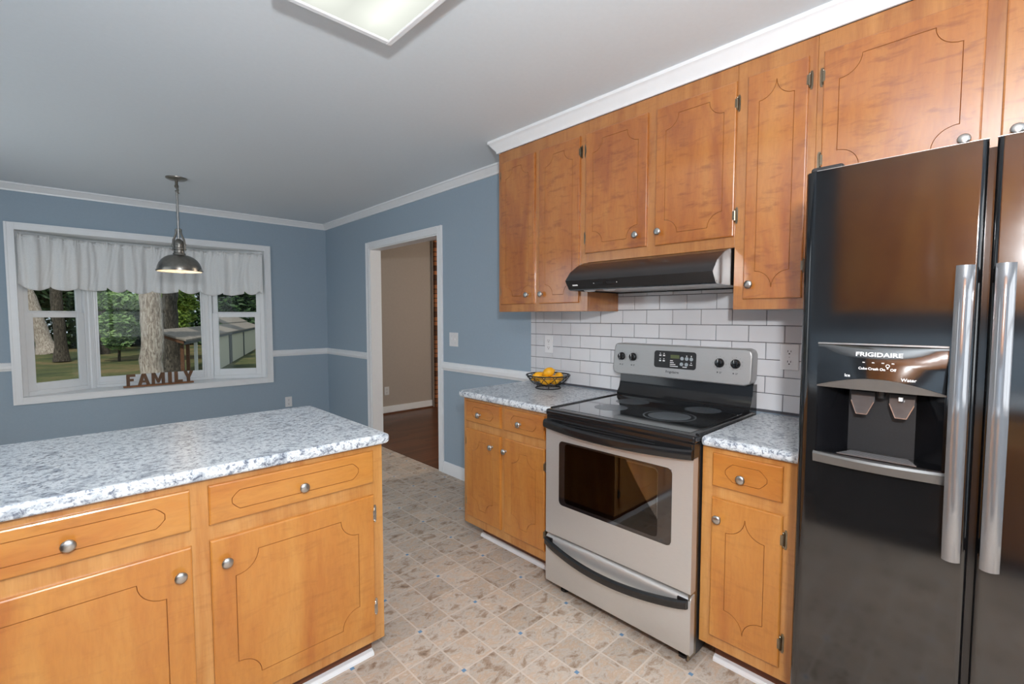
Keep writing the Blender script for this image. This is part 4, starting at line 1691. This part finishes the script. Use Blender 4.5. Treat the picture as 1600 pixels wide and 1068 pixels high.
# door handles
def fridge_handle(yc, parent):
    w = .0325
    k = 28
    q = 9
    vs = []
    for i in range(k + 1):
        t = i / k
        z = .790 + (1.482 - .790) * t
        e = min(t, 1 - t) / .10
        off = .042 + .018 * math.sin(PI * t) - (.006 * (1 - min(1, e)) ** 2)
        for a in range(q):
            c = -1 + 2 * a / (q - 1)
            vs.append((FX - off - .010 * (1 - c * c), yc - c * w / 2, z))
        vs.append((FX - off + .010, yc - w / 2 * .9, z))
        vs.append((FX - off + .010, yc + w / 2 * .9, z))
    n = q + 2
    fs = []
    for i in range(k):
        for a in range(n):
            b = (a + 1) % n
            fs.append((i * n + a, i * n + b, (i + 1) * n + b, (i + 1) * n + a))
    fs += [tuple(range(n)), tuple(k * n + a for a in range(n))]
    m = MB().add(vs, fs)
    o = obj('handle', m, M['chrome_dark'], parent, smooth=40)
    m = MB()
    for z in (.812, 1.460):
        m.box(FX - .040, FX - .0003, yc - .010, yc + .010, z - .016, z + .016)
    obj('handle_mount', m, M['blk'], o, bevel=.003)


fridge_handle(-5.724, fd)
fridge_handle(-5.788, rd)

# ---------------------------------------------------------------- fruit bowl and lemons
BXc, BYc = -.185, -3.835
fb = thing('fruit_bowl', 'black wire fruit bowl on the grey countertop by the tiles', 'bowl', (BXc, BYc, .9155))
zb = .9158
RIM, RB = .136, .060


def bowl_r(h):      # h 0..1 from the bottom ring to the rim
    return RB + (RIM - RB) * (math.sin(h * PI / 2) ** .8)


zr0, zr1 = zb + .022, zb + .084
m = MB()
C1 = lambda r, z, n=40: [(BXc + r * math.cos(2 * PI * i / n), BYc + r * math.sin(2 * PI * i / n), z) for i in range(n)]
m.tube(C1(RIM, zr1), .0042, 8, closed=True)
m.tube(C1(RIM - .006, zr1 - .012), .002, 6, closed=True)
obj('rim', m, M['wire'], fb, smooth=60)
m = MB()
m.tube(C1(RB, zr0), .0034, 8, closed=True)
m.tube(C1(.078, zb + .0036), .0036, 8, closed=True)
for i in range(4):
    a = PI / 4 + i * PI / 2
    m.tube([(BXc + RB * math.cos(a), BYc + RB * math.sin(a), zr0), (BXc + .078 * math.cos(a), BYc + .078 * math.sin(a), zb + .0036)], .0028, 6)
obj('foot_ring', m, M['wire'], fb, smooth=60)
m = MB()
for i in range(12):
    a0 = 2 * PI * i / 12
    pth = []
    for j in range(13):
        t = j / 12
        h = math.sin(PI * t)
        a = a0 + (t - .5) * 2 * PI * 2.3 / 12
        h = min(1, h * 1.0)
        r = bowl_r(1 - h) if True else 0
        z = zr1 - .004 - (zr1 - zr0) * (h) * .98
        r = RB + (RIM - RB) * math.sqrt(max(0, (z - zr0) / (zr1 - zr0)))
        pth.append((BXc + r * math.cos(a), BYc + r * math.sin(a), z))
    m.tube(pth, .0022, 5)
obj('wire_loops', m, M['wire'], fb, smooth=60)
# floor wires
m = MB()
for s in (-.5, 0, .5):
    w_ = math.sqrt(RB * RB - (RB * s) ** 2)
    m.tube([(BXc + RB * s, BYc - w_, zr0), (BXc + RB * s, BYc + w_, zr0)], .0017, 5)
obj('bottom_wires', m, M['wire'], fb, smooth=60)


def lemon(loc, ax, label, s=1.0):
    prof = []
    Lh, R = .0385 * s, .029 * s
    for i in range(17):
        t = -1 + 2 * i / 16
        r = R * math.sqrt(max(0, 1 - t * t)) ** 1.0
        h = Lh * t
        if abs(t) > .86:
            h = Lh * t + math.copysign((abs(t) - .86) * .035, t)
            r = max(r * .75, 0)
        prof.append((r, h))
    o = obj('lemon', MB().lathe(prof, (0, 0, 0), ax, 24), M['lemon'], None, smooth=80)
    o.location = loc
    tag(o, label, 'lemon', 'lemons in the wire bowl')
    return o


zl = zr0 + .036
rx, ry = .722, -.692      # picture-right direction on the counter
fx_, fy_ = -.692, -.722   # towards the camera
at = lambda r, f: (BXc + rx * r + fx_ * f, BYc + ry * r + fy_ * f)
for (r, f, z, ax, lb) in (
        (.002, .020, zl + .045, (rx, ry, .35), 'lemon balanced on top of the pile in the wire bowl'),
        (-.066, -.012, zl + .012, (rx, ry, .5), 'lemon at the left side of the wire bowl'),
        (-.030, -.052, zl + .010, (ry, rx, .1), 'lemon at the back left behind the top lemon'),
        (-.022, .048, zl - .001, (rx, ry, -.25), 'front left lemon low in the wire bowl'),
        (.036, .036, zl - .002, (.3, .9, .1), 'front right lemon low in the wire bowl'),
        (.068, -.026, zl + .008, (.9, .3, .3), 'lemon at the right side of the wire bowl')):
    x, y = at(r, f)
    lemon((x, y, z), ax, lb)

# ---------------------------------------------------------------- the side of the kitchen behind the camera (seen only in reflections)
lm = lambda Y0: (lambda u, v, n: (XL + .305 + n, Y0 - .0 - u, v))
cabinet('upper_cabinet', 'maple wall cabinet on the wall opposite the refrigerator', 'cabinet', lm(-4.98), 1.6, 1.394, 2.404, .30,
        doors=[(.03, .50, 1.44, 2.336, None, 0, 1, (), .05, .06), (.54, 1.04, 1.44, 2.336, None, 0, 1, (), .05, .06), (1.08, 1.57, 1.44, 2.336, None, 0, 1, (), .05, .06)])
lb_ = lambda u, v, n: (XL + .617 + n, -4.98 - u, v)
cabinet('base_cabinet', 'maple base cabinet on the wall opposite the refrigerator', 'cabinet', lambda u, v, n: lb_(u + .64, v, n), .96, .105, .8765, .60,
        doors=[(.03, .46, .152, .69, None, 0, 1, (), .06, .06), (.50, .93, .152, .69, None, 0, 1, (), .06, .06)], toe=(.001, .959, .085))
dwt = thing('dishwasher', 'black dishwasher on the wall opposite the refrigerator', 'dishwasher', (XL + .33, -5.29, 0))
obj('tub', MB().box(XL + .03, XL + .58, -5.60, -4.995, .02, .87), M['blk_mat'], dwt)
obj('front_panel', MB().box(XL + .582, XL + .63, -5.60, -4.995, .10, .74), M['blk'], dwt, bevel=.004)
obj('control_strip', MB().box(XL + .582, XL + .635, -5.60, -4.995, .745, .87), M['blk_mat'], dwt, bevel=.004)
countertop('countertop', 'grey laminate countertop along the wall opposite the refrigerator', [(XL + .004, -4.18), (XL + .645, -4.18), (XL + .645, -6.60), (XL + .004, -6.60)], .8775, .9155)

# ---------------------------------------------------------------- garden outside
GZ = -.9
g = MB()
n = 40
vs, fs = [], []
rnd = random.Random(5)
for i in range(n + 1):
    for j in range(n + 1):
        x = -30 + 60 * i / n
        y = .6 + 70 * j / n
        vs.append((x, y, GZ + .06 * math.sin(x * .7) * math.cos(y * .5)))
for i in range(n):
    for j in range(n):
        a = i * (n + 1) + j
        fs.append((a, a + n + 1, a + n + 2, a + 1))
struct('ground_lawn', g.add(vs, fs), M['lawn'], smooth=60)


def leaves(m, c, rad, count, size, rnd):
    for _ in range(count):
        while True:
            p = Vector((rnd.uniform(-1, 1), rnd.uniform(-1, 1), rnd.uniform(-1, 1)))
            if .25 < p.length < 1:
                break
        p = Vector((c[0] + p.x * rad[0], c[1] + p.y * rad[1], c[2] + p.z * rad[2]))
        a = Vector((rnd.gauss(0, 1), rnd.gauss(0, 1), rnd.gauss(0, .6))).normalized()
        b = a.orthogonal().normalized()
        b = (b + Vector((rnd.gauss(0, .4), rnd.gauss(0, .4), rnd.gauss(0, .4)))).normalized()
        s = size * rnd.uniform(.6, 1.3)
        m.add([p - a * s, p + b * s * .45, p + a * s, p - b * s * .45], [(0, 1, 2, 3)])


def trunk_path(p0, p1, r0, r1, k=28, wob=.03, flare=1.45):
    p0, p1 = Vector(p0), Vector(p1)
    pts, rs = [], []
    for i in range(k + 1):
        t = i / k
        pts.append(p0.lerp(p1, t) + Vector((rnd.uniform(-wob, wob), rnd.uniform(-wob, wob), 0)) * (0 if i == 0 else 1))
        rs.append((r0 + (r1 - r0) * t) * (1 + (flare - 1) * max(0, 1 - t * 14)))
    return pts, rs


def tree(label, p0, p1, r0, r1, mat, leafmat, crown, cnt, group='trees behind the house'):
    t = thing('tree', label, 'tree', p0, group)
    pts, rs = trunk_path(p0, p1, r0, r1)
    obj('trunk', MB().tube(pts, rs, 14), mat, t, smooth=60)
    m = MB()
    leaves(m, crown[:3], crown[3:], cnt, .30, rnd)
    obj('foliage', m, leafmat, t, recalc=False)


tree('thick pale grey tree trunk in the middle window pane', (-.66, 10.50, GZ), (-.40, 10.6, 9), .27, .20, M['bark_p'], M['leaf'], (-.4, 10.6, 9.6, 1.3, 1.3, 1.2), 900)
tree('dark tree trunk right of the pale one in the middle window pane', (.60, 16.30, GZ), (.64, 16.4, 10), .27, .21, M['bark_d'], M['leaf'], (.7, 16.4, 10.5, 1.5, 1.5, 1.3), 900)
tree('leaning pale tree trunk in the left window pane', (-3.10, 33.6, GZ), (-5.3, 34.5, 9.5), .40, .26, M['bark_p'], M['leaf'], (-5.4, 34.5, 10, 1.4, 1.4, 1.4), 900)
tree('dark thick tree trunk in the left window pane', (-2.50, 26.9, GZ), (-2.75, 27, 10), .25, .21, M['bark_d'], M['leaf_dark'], (-2.75, 27, 10.5, 1.4, 1.4, 1.4), 900)
tree('short dark tree trunk at the left of the middle window pane', (-.81, 31.3, GZ), (-.8, 31.4, 9), .30, .22, M['bark_d'], M['leaf_dark'], (-.8, 31.4, 10, 1.4, 1.4, 1.4), 900)
# leafy branches and undergrowth
m = MB()
rnd = random.Random(11)
for k in range(60):
    zc_ = GZ + .8 + 8.0 * (k % 6) / 5
    leaves(m, (rnd.uniform(-9, 16), rnd.uniform(38, 44), zc_), (3.4, 2.0, 1.7), 900, .26, rnd)
tag(obj('woodland_foliage', m, M['leaf_dark'], None, recalc=False), 'dense green woodland foliage at the far end of the lawn', 'foliage', kind='stuff')
m = MB()
for k in range(22):
    leaves(m, (rnd.uniform(-1.1, .3), rnd.uniform(24, 26), rnd.uniform(-.3, 4.4)), (.7, .6, .45), 330, .12, rnd)
t = thing('tree', 'light green leafy sapling left of the thick pale trunk', 'tree', (-.4, 25, GZ))
obj('foliage', m, M['leaf_light'], t, recalc=False)
obj('stem', MB().tube([(-.4, 25, GZ), (-.3, 25, 2), (-.4, 25, 4.4)], [.06, .05, .02], 8), M['bark_d'], t, smooth=60)
m = MB()
for k in range(20):
    leaves(m, (rnd.uniform(1.3, 2.1), rnd.uniform(22.3, 23.6), rnd.uniform(.6, 4.0)), (.7, .5, .35), 260, .13, rnd)
t = thing('shrub', 'yellow green leafy branches above the garden shelter roof', 'shrub', (1.8, 23, GZ))
obj('foliage', m, M['leaf_y'], t, recalc=False)
obj('stem', MB().tube([(1.8, 23, GZ), (1.8, 23, 1), (1.9, 23, 3.6)], [.07, .05, .02], 8), M['bark_d'], t, smooth=60)

# garden shelter with a low shingle roof
E0 = Vector((.237, 11.495, .60))
dv = Vector((.355, .935, 0))
lv = Vector((-.935, .355, 0))
sm = lambda a, b, z: tuple(E0 + dv * a + lv * b + Vector((0, 0, z)))
shd = thing('garden_shelter', 'low garden shelter with grey shingle roof seen in the right window panes', 'shed', (E0.x, E0.y, GZ))


def sbox(m, a0, a1, b0, b1, z0, z1, dz=0.0):
    """box in shelter axes; dz lifts the far b side"""
    vs = [sm(a, b, z + (dz if b == b1 else 0)) for z in (z0, z1) for b in (b0, b1) for a in (a0, a1)]
    m.add(vs, [(0, 1, 3, 2), (4, 6, 7, 5), (0, 4, 5, 1), (1, 5, 7, 3), (3, 7, 6, 2), (2, 6, 4, 0)])


LG = 22
m = MB()
sbox(m, -.05, LG, -.1, .75, 0, .05, .30)
obj('roof', m, M['shingle'], shd)
m = MB()
sbox(m, 12, LG, .76, 1.7, .36, .41, .50)
obj('roof', m, M['shingle'], shd)
m = MB()
sbox(m, 0, LG, -.08, -.04, -.10, -.001)
obj('eave_fascia', m, M['darktrim'], shd)
m = MB()
sbox(m, -.03, .02, -.04, .72, -.09, -.002, .30)
obj('gable_fascia', m, M['cedar'], shd)
for a, b, mt in ((.1, .0, 'cedar'), (.8, .0, 'cedar'), (1.9, .0, 'whitepost')):
    m = MB()
    sbox(m, a, a + .09, b, b + .09, GZ - .58, -.10)
    obj('post', m, M[mt], shd)
m = MB()
sbox(m, 4.6, LG - .2, .02, .08, GZ - .58, -.10)
obj('wall_panel', m, M['cream'], shd)
for a, wd in ((5.6, .12), (8.6, .8), (13.5, .3)):
    m = MB()
    sbox(m, a, a + wd, -.005, .018, GZ - .58, -.10)
    obj('wall_batten', m, M['darktrim'], shd)
